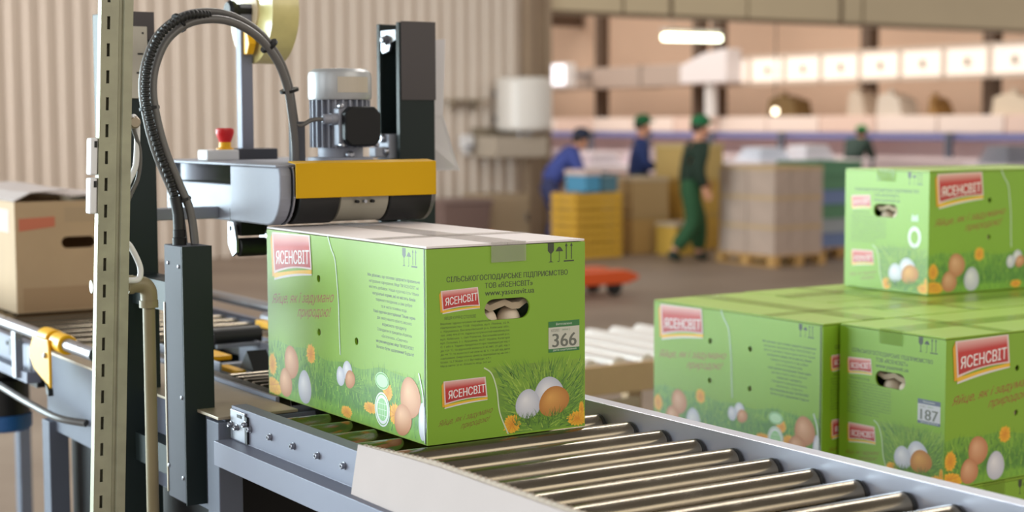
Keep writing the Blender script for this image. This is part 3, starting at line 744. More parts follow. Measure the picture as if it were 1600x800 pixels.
# gear cover column
gc = P('gear_cover', 'ctrl', MB().box(-.214, -.151, .60, .695, .921, 1.4385), bevel=.002)
P('shaded_front', 'dark', MB().box(-.2135, -.1508, .5975, .60, .918, 1.4385), gc)  # thin dark sheet, paints in the shade on the cover's front side
for za in (.96, 1.30): P('mounting_bracket', 'dark', MB().box(-.21, -.15, .695, .93, za, za + .06), gc)
for yy, zz in ((.615, 1.398), (.612, 1.135), (.612, .972), (.672, 1.402), (.690, .985)):
    P('screw', 'steel', MB().lathe((-.214, yy, zz), 'x', [(0, .0042), (-.002, .0040), (-.003, .002)], 12), gc, smooth=True)
P('edge_trim', 'beigemetal', MB().box(-.216, -.212, .694, .699, .93, 1.32), gc)
# hoses
hp = [(-.173, 1.439), (-.179, 1.504), (-.198, 1.557), (-.222, 1.621), (-.237, 1.685), (-.243, 1.749), (-.231, 1.806), (-.200, 1.858), (-.143, 1.893), (-.067, 1.898), (.003, 1.870), (.053, 1.820), (.081, 1.762), (.095, 1.698), (.104, 1.645), (.108, 1.60)]
def hpath(off, z_off, y_a, y_b, k0=0, k1=None):
    pts = hp[k0:k1]; n_ = len(hp) - 1; out_ = []
    for i, (x_, z_) in enumerate(pts):
        j = i + k0
        a = hp[max(0, j - 1)]; b_ = hp[min(n_, j + 1)]; d = Vector((b_[0] - a[0], b_[1] - a[1])).normalized(); nr = Vector((-d.y, d.x))
        out_.append((x_ + nr.x * off, y_a + (y_b - y_a) * j / n_, z_ + nr.y * off + z_off))
    return spline(out_, 10)
h1 = hpath(-.006, 0, .645, .74)
ha = P('hose', 'hosegrey', MB().tube(h1, .0085, 14), smooth=True)
h2 = hpath(.009, .002, .665, .76, 0)
P('hose', 'hosegrey', MB().tube(h2, .0072, 14), smooth=True)
h3 = spline([(-.196, .655, 1.44), (-.197, .655, 1.50), (-.208, .657, 1.557), (-.232, .66, 1.625), (-.250, .662, 1.690), (-.256, .665, 1.749), (-.246, .667, 1.808), (-.216, .672, 1.862), (-.16, .68, 1.898), (-.105, .70, 1.902)], 26)
P('corrugated_hose', 'black', MB().tube(h3, [.0078 + .0010 * (1 if i % 4 < 2 else -1) for i in range(len(h3))], 14), smooth=True)
P('cable_gland', 'blackp', MB().lathe((-.196, .655, 1.4385), 'z', [(0, .014), (.014, .014), (.015, .0125), (.03, .0125), (.034, .009)], 16), gc, smooth=True)
P('hose_sleeve', 'black', MB().tube([(-.196, .655, 1.455), (-.197, .655, 1.50), (-.203, .656, 1.535)], .0115, 14), smooth=True)
for i in (14, 44, 76, 106, 122):
    c_ = (h1[i] + h2[min(i, len(h2) - 1)]) / 2; d = (h1[i + 1] - h1[i]).normalized()
    P('cable_tie', 'blackp', MB().tube([c_ - d * .003, c_ + d * .003], .0205, 18), smooth=True)
# top head
hz = 1.5965
def roundrect(ya, yb, za, zb, r, n_=6, corners=(1, 1, 1, 1)):
    Pt = []
    for (cy, cz, a0, on) in ((yb - r, za + r, -PI / 2, corners[0]), (yb - r, zb - r, 0, corners[1]), (ya + r, zb - r, PI / 2, corners[2]), (ya + r, za + r, PI, corners[3])):
        if on:
            for k in range(n_ + 1): a = a0 + PI / 2 * k / n_; Pt.append((cy + r * math.cos(a), cz + r * math.sin(a)))
        else:
            Pt.append((cy + r * (1 if a0 in (-PI / 2, 0) else -1), cz + r * (1 if a0 in (0, PI / 2) else -1)))
    return Pt
front = [(.845, 1.470)] + [(.845, 1.592), (.60, 1.592), (.592, 1.588), (.588, 1.575)] + [(.655 - .067 * math.sin(PI / 2 * (1 - k / 8)), 1.541 - .071 * math.cos(PI / 2 * (1 - k / 8))) for k in range(9)]
hh = P('head_housing', 'alu', MB().prism(front, 'x', -.005, .022), bevel=.004)
P('side_cover', 'alu', MB().prism([(1.27, 1.466), (1.27, 1.548), (.83, 1.548), (.83, 1.468)], 'x', .012, .030), hh, bevel=.003)
P('end_plate', 'steel', MB().prism([(p[0] - .004, p[1]) for p in front], 'x', .024, .029), hh, bevel=.001)
P('end_plate', 'steel', MB().prism(front, 'x', .352, .362), hh, bevel=.001)
P('side_cover', 'alu', MB().prism([(1.27, 1.466), (1.27, 1.592), (.83, 1.592), (.83, 1.468)], 'x', .342, .352), hh, bevel=.003)
P('deck', 'alu', MB().box(-.008, .362, .60, 1.30, hz - .006, hz), hh, bevel=.002)
P('rear_plate', 'alu', MB().box(.03, .342, 1.262, 1.27, 1.466, 1.592), hh)
P('drum', 'alu', MB().lathe((.075, 1.14, 1.552), 'z', [(0, .072), (.038, .072)], 32), hh, smooth=True)
P('bracket_slit', 'black', MB().box(-.0052, -.0050, .846, .849, 1.470, 1.498), hh)
P('lift_beam', 'alu', MB().box(-.15, .012, .95, .985, 1.470, 1.496), bevel=.002)
P('lift_beam', 'alu', MB().box(.362, .446, .93, .985, 1.50, 1.545), bevel=.002)
for xa, xb, rr_, mm in ((.036, .127, .061, 'black'), (.246, .348, .061, 'black'), (.129, .244, .0585, mat('drum_grey', (160, 156, 142), .42, .2))):
    P('belt_pulley' if mm == 'black' else 'centre_cover', mm, MB().lathe((xa, .640, ZC + .3565 + .061), 'x', [(0, rr_ - .003), (.002, rr_), (xb - xa - .002, rr_), (xb - xa, rr_ - .003)], 48), smooth=True)
for xx, mm in ((.165, 'blackp'), (.183, 'steel'), (.201, 'blackp')): P('screw', mm, MB().lathe((xx, .582, 1.518), 'y', [(0, .0035), (-.010, .0035)], 10))
P('guard', 'yellow', MB().prism([(.566, 1.5285), (.569, 1.5285), (.569, 1.5975), (.604, 1.601), (.604, 1.604), (.566, 1.600)], 'x', .021, .350), bevel=.0012)
# motor
mo = P('motor', 'alu', MB().lathe((.240, .80, 1.598), 'z', [(0, .072), (.008, .072), (.009, .050), (.03, .050), (.031, .056), (.135, .056)], 36), smooth=True)
P('fan_cowl', mat('motor_grey', (172, 174, 176), .38, .35), MB().lathe((.240, .80, 1.733), 'z', [(0, .069), (.006, .0705), (.050, .0705), (.060, .068), (.067, .058), (.069, .02)], 40), mo, smooth=True)
f = MB()
for k in range(26):
    a = 2 * PI * k / 26; c_, s_ = math.cos(a), math.sin(a)
    pts = [(.24 + c_ * r_ - s_ * t_, .80 + s_ * r_ + c_ * t_) for r_, t_ in ((.052, -.0022), (.0675, -.0018), (.0675, .0018), (.052, .0022))]
    f.prism(pts, 'z', 1.628, 1.732)
P('cooling_fins', 'alu', f, mo)
P('terminal_box', 'alu', MB().box(.198, .288, .722, .748, 1.632, 1.714), mo, bevel=.003)
oc = []
cxx, czz, hw, hv, ch = .246, 1.674, .043, .043, .014
oc = [(cxx - hw + ch, czz - hv), (cxx + hw - ch, czz - hv), (cxx + hw, czz - hv + ch), (cxx + hw, czz + hv - ch), (cxx + hw - ch, czz + hv), (cxx - hw + ch, czz + hv), (cxx - hw, czz + hv - ch), (cxx - hw, czz - hv + ch)]
P('terminal_cover', 'blackp', MB().prism(oc, 'y', .700, .7215), mo, bevel=.004)
for xx, zz in ((.200, 1.718), (.202, 1.634), (.286, 1.634)): P('screw', 'steel', MB().lathe((xx, .722, zz), 'y', [(0, .0055), (-.010, .0055), (-.012, .003)], 12), mo, smooth=True)
P('nameplate', mat('plate', (190, 180, 164), .4), MB().rings([[(.24 + .0712 * math.cos(a), .80 + .0712 * math.sin(a), z_) for z_ in (1.748, 1.782)] + [(.24 + .0708 * math.cos(a), .80 + .0708 * math.sin(a), z_) for z_ in (1.782, 1.748)] for a in [(-2.1 + 1.1 * k / 10) for k in range(11)]]), mo)
P('cable_gland', 'alu', MB().lathe((.198, .735, 1.690), 'x', [(0, .013), (-.014, .013), (-.015, .011), (-.03, .011), (-.034, .007)], 16), mo, smooth=True)
P('cable', 'hosegrey', MB().tube(spline([(.166, .735, 1.690), (.14, .735, 1.688), (.112, .738, 1.676), (.100, .742, 1.69), (.093, .745, 1.73)], 8), .0048, 10), mo, smooth=True)
P('bolt', 'steel', MB().lathe((.232, .742, 1.612), 'y', [(0, .009), (-.008, .009), (-.012, .004)], 12), mo, smooth=True)
P('hose_post', 'ctrl', MB().box(.098, .124, .735, .765, hz, 1.685), bevel=.002)
# tape holder pole, brackets, stop button
tp = P('tape_holder', 'rail', MB().box(.166, .196, 1.17, 1.20, hz - .002, 1.965), bevel=.002)
P('spindle', 'blackp', MB().cyl((.155, 1.185, 1.948), (.30, 1.185, 1.948), .017, 18), tp, smooth=True)
P('spindle_knob', 'blackp', MB().lathe((.158, 1.185, 1.948), 'x', [(0, .022), (-.012, .026), (-.02, .02)], 18), tp, smooth=True)
P('yellow_tab', 'yellowp', MB().prism([(1.150, 1.90), (1.170, 1.90), (1.170, 1.845), (1.150, 1.845), (1.135, 1.87)], 'x', .172, .190), tp, bevel=.002)
P('holder_bracket', 'ctrl', MB().box(.12, .24, 1.13, 1.22, hz - .001, 1.622), bevel=.003)
sb = P('stop_button_box', 'white', MB().box(.035, .115, 1.07, 1.13, hz - .001, 1.621), bevel=.004)
P('collar', 'yellowp', MB().lathe((.092, 1.10, 1.620), 'z', [(0, .02), (.004, .02), (.006, .014), (.018, .014)], 20), sb, smooth=True)
P('stop_button', 'red', MB().lathe((.092, 1.10, 1.634), 'z', [(0, .012), (.018, .019), (.026, .0215), (.034, .021), (.037, .016)], 22), sb, smooth=True)
# wiper lever under the head
lv = P('side_lever', 'steel', MB().prism([(.845, 1.470), (.815, 1.470), (.80, 1.43), (.80, 1.405), (.822, 1.395), (.845, 1.42)], 'x', -.012, -.006).prism([(.845, 1.470), (.815, 1.470), (.80, 1.43), (.80, 1.405), (.822, 1.395), (.845, 1.42)], 'x', .062, .068).cyl((-.012, .83, 1.455), (.068, .83, 1.455), .007, 12), bevel=.0006)
P('lever_roller', 'black', MB().lathe((-.004, .81, 1.415), 'x', [(0, .018), (.002, .02), (.062, .02), (.064, .018)], 20), lv, smooth=True)
P('lever_shroud', 'blackp', MB().box(.0, .055, .80, .86, 1.440, 1.475), lv)

# tape roll on its spindle
tr_ = thing('tape_roll', 'large yellowish roll of clear packing tape hanging above the sealing head', 'tape roll', (.225, 1.185, 1.948))
m_ = MB(); R = []
for x_, ra, rb in ((.234, .125, .045), (.308, .125, .045)): pass
def annulus(xa, xb, ro_, ri, seg=48):
    mm = MB(); out_ = []
    for x_, r_ in ((xa, ri), (xa, ro_), (xb, ro_), (xb, ri), (xa, ri)):
        out_.append([(x_, 1.185 + r_ * math.cos(2 * PI * k / seg), 1.948 + r_ * math.sin(2 * PI * k / seg)) for k in range(seg)])
    mm.rings(out_, caps=False); bmesh.ops.remove_doubles(mm.bm, verts=mm.bm.verts[:], dist=1e-5); return mm
annulus(.200, .268, .124, .047).build('tape', 'tapeyel', tr_, smooth=True)
annulus(.196, .272, .0465, .0175).build('core', 'core', tr_, smooth=True)

# paper sheet behind the right column
m_ = MB()
R = []
for x_, z_, y_ in ((.515, 1.915, 1.018), (.54, 1.80, 1.019), (.56, 1.72, 1.02)): pass
vs = [(.50, 1.0135, 1.872), (.615, .975, 1.884), (.609, .978, 1.70), (.640, .975, 1.60), (.652, .972, 1.565), (.54, 1.03, 1.565), (.50, 1.0135, 1.70)]
vb = [(v[0], v[1] + .0012, v[2]) for v in vs]
A_ = [m_.bm.verts.new(v) for v in vs]; B_ = [m_.bm.verts.new(v) for v in vb]
for idx in ((0, 1, 2, 6), (6, 2, 3, 4, 5)):
    m_.bm.faces.new([A_[i] for i in idx]); m_.bm.faces.new([B_[i] for i in idx][::-1])
for i in range(7): m_.bm.faces.new((A_[i], A_[(i + 1) % 7], B_[(i + 1) % 7], B_[i]))
tag(m_.build('paper_sheet', mat('white_paper', (240, 236, 240), .7)), 'creased white paper sheet hanging behind the right machine column', 'paper')

# ------------------------------------------------------------------ slotted post, pipe
po = thing('slotted_post', 'galvanised slotted steel post standing left of the sealing machine', 'post', (-.375, .57, 0))
def px_lean(z): return (z - .94) * .040 / .97
def sheared(mb):
    for v in mb.bm.verts: v.co.x += px_lean(v.co.z)
    return mb
X0 = -.414
m_ = MB(); m_.prism([(X0 - .006, .55), (X0 + .028, .55), (X0 + .031, .556), (X0 + .036, .556), (X0 + .039, .55), (X0 + .056, .55), (X0 + .056, .553), (X0 + .040, .553), (X0 + .037, .559), (X0 + .030, .559), (X0 + .027, .553), (X0 - .003, .553), (X0 - .003, .567), (X0 + .053, .567), (X0 + .053, .556), (X0 + .056, .553), (X0 + .056, .570), (X0 - .006, .570)], 'z', 0, 2.75)
ob = m_.build('post_profile', 'galv', None)
cut = MB(); z = .04
while z < 2.7: cut.box(X0 + .0055, X0 + .0115, .53, .560, z, z + .0245); z += .0505
boolean_cut(ob, [mesh_of(cut)])
for v in ob.data.vertices: v.co.x += px_lean(v.co.z)
for v in ob.data.vertices: v.co -= Vector(po.location)
ob.parent = po
m_ = MB(); m_.box(X0 - .03, X0 + .09, .53, .63, 0, .006); sheared(m_); m_.build('foot_plate', 'galv', po)
for za, zb in ((1.585, 1.655), (1.512, 1.580)):
    m_ = MB(); m_.box(X0 - .021, X0 - .0065, .554, .580, za, zb); sheared(m_); jb = m_.build('junction_box', 'white', po, bevel=.003)
    m_ = MB(); m_.box(X0 - .0140, X0 - .0085, .5530, .5542, zb - .018, zb - .006); sheared(m_); m_.build('recess', 'black', jb)
pts = spline([(-.322, .560, 1.690), (-.313, .575, 1.694), (-.306, .580, 1.680), (-.305, .585, 1.640), (-.308, .588, 1.60), (-.322, .588, 1.57), (-.345, .585, 1.52), (-.345, .585, 1.47), (-.325, .58, 1.446), (-.309, .578, 1.412), (-.307, .576, 1.392), (-.314, .574, 1.381), (-.335, .570, 1.381), (-.36, .565, 1.384)], 8)
m_ = MB(); m_.tube(pts, .0058, 12); m_.build('cable', 'white', po, smooth=True)
m_ = MB(); m_.tube(spline([(-.318, .575, 1.68), (-.300, .585, 1.63), (-.302, .59, 1.58), (-.318, .59, 1.545), (-.34, .585, 1.50)], 8), .0042, 10); m_.build('cable', 'hosegrey', po, smooth=True)
m_ = MB(); m_.lathe((-.317, .577, 1.684), 'y', [(-.02, .009), (-.016, .012), (.01, .012), (.014, .008)], 14); m_.build('cable_clip', 'beigemetal', po, smooth=True)
ap = thing('air_pipe', 'olive drab air pipe with an elbow running up beside the slotted post', 'pipe', (-.285, .605, 0))
m_ = MB(); m_.cyl((-.283, .605, 0), (-.281, .605, 1.352), .0122, 18); m_.build('pipe', 'pvc', ap, smooth=True)
m_ = MB(); m_.tube(spline([(-.281, .605, 1.326), (-.281, .605, 1.352), (-.290, .605, 1.366), (-.306, .605, 1.369), (-.318, .605, 1.369)], 6), .0165, 18); m_.tube([(-.281, .605, 1.322), (-.281, .605, 1.336)], .0185, 18); m_.tube([(-.312, .605, 1.369), (-.324, .605, 1.369)], .0185, 18); m_.build('elbow', 'pvc', ap, smooth=True)
m_ = MB(); m_.cyl((-.316, .605, 1.369), (-.395, .607, 1.369), .0130, 18); m_.build('branch', 'pvc', ap, smooth=True)

# ------------------------------------------------------------------ infeed conveyor, kraft carton
ic = thing('infeed_conveyor', 'steel infeed conveyor with tube guide rail leading into the sealing machine', 'conveyor', (.15, 3.0, 0))
ia, ib = 1.69, 4.4
m_ = MB(); m_.box(-.185, -.178, ia, ib, ZC - .085, ZC + .005).box(-.205, -.178, ia, ib, ZC - .002, ZC + .005).box(-.215, -.178, ia, ib, ZC - .098, ZC - .070); il = m_.build('side_rail', 'rail', ic, bevel=.002)
m_ = MB(); m_.box(.48, .487, ia, ib, ZC - .085, ZC + .005).box(.48, .51, ia, ib, ZC - .002, ZC + .005); m_.build('side_rail', 'rail', ic, bevel=.002)
for k in range(9):
    yy = 1.73 + .12 * k
    m_ = MB(); m_.lathe((-.186, yy, ZC - .025), 'x', [(0, .006), (-.002, .006)], 12); m_.build('bolt_hole', 'black', il)
m_ = MB(); m_.box(-.1875, -.185, 1.89, 1.945, ZC - .055, ZC - .008); m_.build('window_slot', 'black', il)
m_ = MB(); m_.box(-.192, -.186, 1.70, 1.76, ZC - .08, ZC + .0); m_.build('joint_plate', 'steel', il, bevel=.001)
for k in range(26):
    yy = 1.75 + .1 * k
    m_ = MB(); m_.lathe((-.17, yy, ZC - .0245), 'x', [(0, .018), (.003, .0243), (.642, .0243), (.645, .018)], 20); m_.build('roller', 'roller', ic, smooth=True)
m_ = MB(); m_.rings([[(-.22 + r_ * math.cos(2 * PI * k / 20), y_, 1.160 + r_ * math.sin(2 * PI * k / 20)) for k in range(20)] for y_, r_ in ((1.135, .0125), (1.125, .0125), (1.125, .0155), (ib, .0155))]); gt = m_.build('guide_tube', 'steel', ic, smooth=True)
m_ = MB(); m_.cyl((.50, 1.69, 1.160), (.50, ib, 1.160), .0155, 20); m_.build('guide_tube', 'steel', ic, smooth=True)
for yy in (1.75, 2.9, 4.1):
    m_ = MB(); m_.box(-.226, -.206, yy, yy + .03, ZC - .09, ZC + .04); m_.build('tube_bracket', 'steel', ic)
    m_ = MB(); m_.box(.49, .51, yy, yy + .03, ZC - .05, ZC + .04); m_.build('tube_bracket', 'steel', ic)
cb_ = MB(); cb_.tube([(-.22, 1.325, 1.160), (-.22, 1.40, 1.160)], .024, 20); cb_.tube([(-.22, 1.42, 1.160), (-.22, 1.50, 1.160)], .026, 20)
cl2 = cb_.build('clamp', 'yellowp', ic, smooth=True, bevel=.003)
pts = [(1.50, 1.168), (1.525, 1.14), (1.53, 1.11), (1.50, 1.085), (1.45, 1.072), (1.395, 1.060), (1.372, 1.052), (1.372, 1.130), (1.38, 1.168)]
m_ = MB(); m_.prism(pts, 'x', -.252, -.244); m_.build('clamp_plate', 'yellowp', cl2, bevel=.003)
m_ = MB(); m_.lathe((-.252, 1.395, 1.130), 'x', [(0, .007), (-.005, .007), (-.007, .004)], 12); m_.build('screw', 'steel', cl2, smooth=True)
m_ = MB(); m_.prism([(1.392, 1.063), (1.370, 1.050), (1.368, 1.035), (1.39, 1.04)], 'x', -.256, -.244); m_.build('tip', 'black', cl2)
for xx in (-.20, .46):
    for yy in (2.5, 4.2):
        m_ = MB(); m_.box(xx, xx + .05, yy, yy + .06, 0, ZC - .06); m_.build('leg', 'greypaint', ic, bevel=.002)
m_ = MB(); m_.lathe((-.12, 2.27, .80), 'z', [(0, .075), (.008, .08), (.045, .08), (.046, .078), (.047, .076)], 24); mt_ = m_.build('drive_motor', 'blue', ic, smooth=True)
m_ = MB(); m_.lathe((-.12, 2.27, .847), 'z', [(0, .074), (.10, .074), (.11, .05), (.20, .05)], 24); m_.build('motor_body', 'black', mt_, smooth=True)
m_ = MB(); m_.box(-.18, .2, 1.72, 2.6, 1.0, 1.02); m_.build('belly_pan', 'black', ic)
m_ = MB(); m_.tube(spline([(-.24, 2.4, 1.0), (-.25, 2.1, 1.005), (-.25, 1.814, .999), (-.24, 1.6, .985), (-.22, 1.42, .972), (-.176, 1.34, .966)], 8), .009, 12); m_.build('air_hose', 'hosegrey', ic, smooth=True)

kb = thing('kraft_carton', 'plain brown carton with open flaps waiting on the infeed conveyor', 'carton', (.10, 2.7, ZC))
kx0, kx1, ky0, ky1, kz0, kz1 = -.036, .302, 2.40, 3.068, ZC + .001, ZC + .335
m_ = MB(); m_.box(kx0, kx1, ky0, ky1, kz0, kz1); ob = m_.build('body', 'kraft')
i_ = MB(); i_.box(kx0 + .005, kx1 - .005, ky0 + .005, ky1 - .005, kz0 + .005, kz1 + .1); boolean_cut(ob, [mesh_of(i_)])
i_ = MB(); i_.prism(stadium(.155, kz0 + .208, .052, .0175), 'y', ky0 - .05, ky0 + .05); i_.box(.05, .051, 5, 5.01, 0, .01); boolean_cut(ob, [mesh_of(i_)])
for v in ob.data.vertices: v.co -= Vector(kb.location)
ob.parent = kb
m_ = MB(); m_.rings([[(kx0 + .002, y_, kz1 + .001), (kx0 + .05, y_, kz1 + .024 + .003 * math.sin(y_ * 9)), (kx0 + .165, y_, kz1 + .034 + .004 * math.sin(y_ * 7)), (kx0 + .165, y_, kz1 + .038 + .004 * math.sin(y_ * 7)), (kx0 + .05, y_, kz1 + .028 + .003 * math.sin(y_ * 9)), (kx0, y_, kz1 + .005)] for y_ in (ky0 + .002, ky0 + .2, ky0 + .45, ky1 - .002)]); m_.build('flap', 'kraftlt', kb)
m_ = MB(); m_.rings([[(kx1 - .002, y_, kz1 + .001), (kx1 - .06, y_, kz1 + .018), (kx1 - .166, y_, kz1 + .012), (kx1 - .166, y_, kz1 + .016), (kx1 - .06, y_, kz1 + .022), (kx1, y_, kz1 + .005)] for y_ in (ky0 + .002, ky0 + .3, ky1 - .002)]); m_.build('flap', 'kraftlt', kb)
m_ = MB(); m_.box(kx0 + .006, kx1 - .006, ky0 + .006, ky0 + .16, kz1 - .012, kz1 - .008); m_.build('inner_flap', 'kraft', kb)
m_ = MB(); m_.prism([(kx0 + .012, kz0 + .246), (kx0 + .120, kz0 + .258), (kx0 + .120, kz0 + .288), (kx0 + .012, kz0 + .284)], 'y', ky0 - .0008, ky0 - .0002); m_.build('red_print', mat('faded_red_print', (198, 112, 84), .7), kb)
m_ = MB(); m_.box(kx0 + .15, kx0 + .26, ky0 - .0006, ky0 - .0002, kz0 + .27, kz0 + .315); m_.build('tape', mat('brown_tape', (176, 150, 118), .3), kb)
m_ = MB(); m_.box(kx0 + .02, kx1 - .01, ky0 - .0006, ky0 - .0002, kz0 + .005, kz0 + .075); m_.build('print_band', mat('brown_print', (172, 142, 108), .8), kb)
m_ = MB(); m_.box(kx0 - .0008, kx0 - .0002, ky0 + .06, ky0 + .30, kz0 + .24, kz0 + .31); m_.build('side_mark', mat('pale_pink_print', (210, 184, 172), .8), kb)

# ------------------------------------------------------------------ flattened carton leaning on the rail
fc = thing('flattened_carton', 'flattened pale cardboard carton leaning against the near conveyor rail', 'cardboard', (-.26, -.4, 0))
def sheet(name, mm, ya, yb, thick, xt, ztop_a, ztop_b, zb, xb, corr=False, par=fc):
    mb = MB(); n_ = 90 if corr else 8; R = []
    for k in range(n_ + 1):
        y_ = ya + (yb - ya) * k / n_; zt_ = ztop_a + (ztop_b - ztop_a) * min(1, k / n_ * 3) + (.0012 * (1 if k % 2 else -1) if corr else 0)
        R.append([(xt, y_, zt_), (xb, y_, zb), (xb + thick, y_, zb), (xt + thick, y_, zt_)])
    mb.rings(R); return mb.build(name, mm, par)
# runs from (x=-.172,z=1.15) down to the floor
fp = sheet('front_panel', 'kraftlt', -.074, -.78, .0035, -.1745, 1.151, 1.160, .002, -.372)
bp_ = sheet('back_panel', 'flute', -.082, -.78, .0045, -.1705, 1.1515, 1.166, .002, -.3675, True)

# ------------------------------------------------------------------ mid-distance conveyor behind
lc = thing('low_roller_table', 'low pale roller table standing on the floor behind the rollers', 'conveyor', (2.9, 3.0, 0))
for yy in (2.62, 3.45):
    m_ = MB(); m_.box(1.9, 4.2, yy, yy + .03, .62, .735); m_.build('side_rail', 'kraft', lc, bevel=.003)
for k in range(16):
    m_ = MB(); m_.lathe((1.97 + .14 * k, 2.65, .725), 'y', [(0, .03), (.003, .036), (.797, .036), (.80, .03)], 18); m_.build('roller', mat('pale_roller', (214, 206, 200), .4, .3) if k == 0 else bpy.data.materials['pale_roller'], lc, smooth=True)
for xx in (2.0, 3.0, 4.05):
    for yy in (2.64, 3.41):
        m_ = MB(); m_.box(xx, xx + .08, yy, yy + .05, 0, .64); m_.build('leg', 'kraft', lc, bevel=.003)
m_ = MB(); m_.box(2.0, 4.1, 2.66, 3.42, .30, .34); m_.build('shelf', 'dark', lc)
m_ = MB(); m_.box(2.05, 3.9, 2.75, 3.3, .02, .18); m_.build('drip_pan', 'greypaint', lc)
for xx in (2.25, 3.5):
    m_ = MB(); m_.box(xx, xx + .2, 2.60, 2.62, .40, .60); m_.build('gusset', 'beigemetal', lc)

# ------------------------------------------------------------------ things on the back wall
wt = thing('water_heater', 'white cylindrical water heater mounted on the ribbed wall beside the column', 'water heater', (10.84, WY - .42, 1.55))
m_ = MB(); m_.lathe((10.84, WY - .42, 1.56), 'z', [(0, .30), (.02, .36), (.06, .385), (.68, .385), (.73, .36), (.75, .28)], 36); m_.build('tank', mat('enamel_white', (226, 222, 216), .3), wt, smooth=True)
for za in (1.70, 2.05): m_ = MB(); m_.box(10.6, 11.08, WY - .1, WY - .01, za, za + .08); m_.build('wall_bracket', 'steel', wt)
for xx in (10.76, 10.92):
    m_ = MB(); m_.cyl((xx, WY - .42, 1.40), (xx, WY - .42, 1.57), .025, 12); m_.build('pipe', 'steel', wt, smooth=True)
sk = thing('wash_basin', 'grey metal wash basin on the wall below the white water heater', 'sink', (10.7, WY - .3, 1.2))
m_ = MB(); m_.box(10.26, 11.10, WY - .60, WY - .01, 1.22, 1.50); ob = m_.build('bowl', mat('basin_metal', (184, 172, 156), .45))
i_ = MB(); i_.box(10.30, 11.06, WY - .56, WY - .05, 1.27, 1.7); boolean_cut(ob, [mesh_of(i_)])
for v in ob.data.vertices: v.co -= Vector(sk.location)
ob.parent = sk
m_ = MB(); m_.box(10.24, 11.12, WY - .03, WY - .005, 1.45, 1.62); m_.build('splash_back', 'beigemetal', sk)
so = thing('soap_dispenser', 'small white soap dispenser on the wall left of the basin', 'dispenser', (10.12, WY - .07, 1.3))
m_ = MB(); m_.box(10.04, 10.20, WY - .14, WY - .004, 1.32, 1.52).prism([(WY - .12, 1.32), (WY - .03, 1.32), (WY - .05, 1.24), (WY - .10, 1.24)], 'x', 10.08, 10.16); m_.build('case', 'white', so, bevel=.015)
m_ = MB(); m_.box(10.07, 10.17, WY - .155, WY - .14, 1.34, 1.38); m_.build('lever', 'greypaint', so)
sh = thing('wall_shelf', 'thin dark shelf fixed to the ribbed wall left of the white heater', 'shelf', (10.05, WY - .12, 1.98))
m_ = MB(); m_.box(9.80, 10.34, WY - .25, WY - .004, 1.98, 2.01); m_.build('board', 'beigemetal', sh)
for xx in (9.88, 10.24): m_ = MB(); m_.prism([(WY - .22, 1.98), (WY - .004, 1.98), (WY - .004, 1.84)], 'x', xx, xx + .02); m_.build('bracket', 'beigemetal', sh)
bn = thing('storage_bin', 'dull mauve storage bin standing at the foot of the ribbed wall', 'bin', (9.6, 16.05, 0))
m_ = MB(); R = []
m_.rings([[(9.6 - a, 16.05 - b_, z_), (9.6 + a, 16.05 - b_, z_), (9.6 + a, 16.05 + b_, z_), (9.6 - a, 16.05 + b_, z_)] for z_, a, b_ in ((0, .33, .3), (.62, .38, .35))]); m_.build('tub', mat('mauve_plastic', (124, 102, 96), .5), bn, bevel=.02)
m_ = MB(); m_.box(9.20, 10.0, 15.68, 16.42, .62, .68); m_.build('lid', mat('mauve_lid', (136, 114, 108), .5), bn, bevel=.02)
pb = thing('grey_cabinet', 'low beige cabinet standing between the mauve bin and the column', 'cabinet', (10.4, 16.25, 0))
m_ = MB(); m_.box(10.05, 10.75, 15.95, 16.6, 0, .72); m_.build('body', mat('beige_steel', (172, 152, 124), .5), pb, bevel=.01)
m_ = MB(); m_.box(10.08, 10.72, 15.93, 15.95, .05, .68); d_ = m_.build('door', mat('beige_door', (178, 158, 130), .5), pb, bevel=.006)
m_ = MB(); m_.box(10.66, 10.69, 15.90, 15.93, .34, .46); m_.build('handle', 'steel', d_)

# ------------------------------------------------------------------ the sorting hall
def lamp_fixture(label, a, b_, r_, strength, col=(255, 255, 240)):
    mid = [(p + q) / 2 for p, q in zip(a, b_)]
    t = thing('tube_lamp', label, 'lamp', mid)
    m_ = MB(); m_.cyl(a, b_, r_, 16); m_.build('tube', mat('lit_tube', col, .5, emit=col, estr=strength), t, smooth=True)
    d = Vector(b_) - Vector(a); n_ = Vector((-d.y, d.x, 0)).normalized() * .08
    m_ = MB(); m_.rings([[Vector(p) + n_ + Vector((0, 0, .09)), Vector(p) - n_ + Vector((0, 0, .09)), Vector(p) - n_ + Vector((0, 0, .14)), Vector(p) + n_ + Vector((0, 0, .14))] for p in (a, b_)]); m_.build('housing', 'white', t)
    for q in (.15, .85):
        p = Vector(a) + d * q; m_ = MB(); m_.box(p.x - .02, p.x + .02, p.y - .02, p.y + .02, p.z, p.z + .1); m_.build('holder', 'white', t)
        m_ = MB(); m_.cyl((p.x, p.y, p.z + .13), (p.x, p.y, 7.9), .006, 6); m_.build('hanger', 'steel', t)
    return t
lamp_fixture('lit fluorescent tube lamp hanging just below the header beam', (14.65, 18, 3.035), (15.81, 18, 3.044), .055, 6, (250, 255, 225))
fl_ = thing('floodlight', 'bright square floodlight at the left end of the overhead gallery', 'lamp', (21.1, 30.3, 2.85))
m_ = MB(); m_.box(20.9, 21.2, 29.75, 31.0, 2.55, 3.12); m_.build('housing', 'white', fl_, bevel=.03)
m_ = MB(); m_.box(20.87, 20.9, 29.8, 30.95, 2.6, 3.07); m_.build('lens', mat('lit_lens', (250, 248, 255), .5, emit=(250, 246, 255), estr=1.3), fl_)
m_ = MB(); m_.box(21.2, 22.0005, 30.3, 30.42, 2.8, 2.9); m_.build('arm', 'steel', fl_)
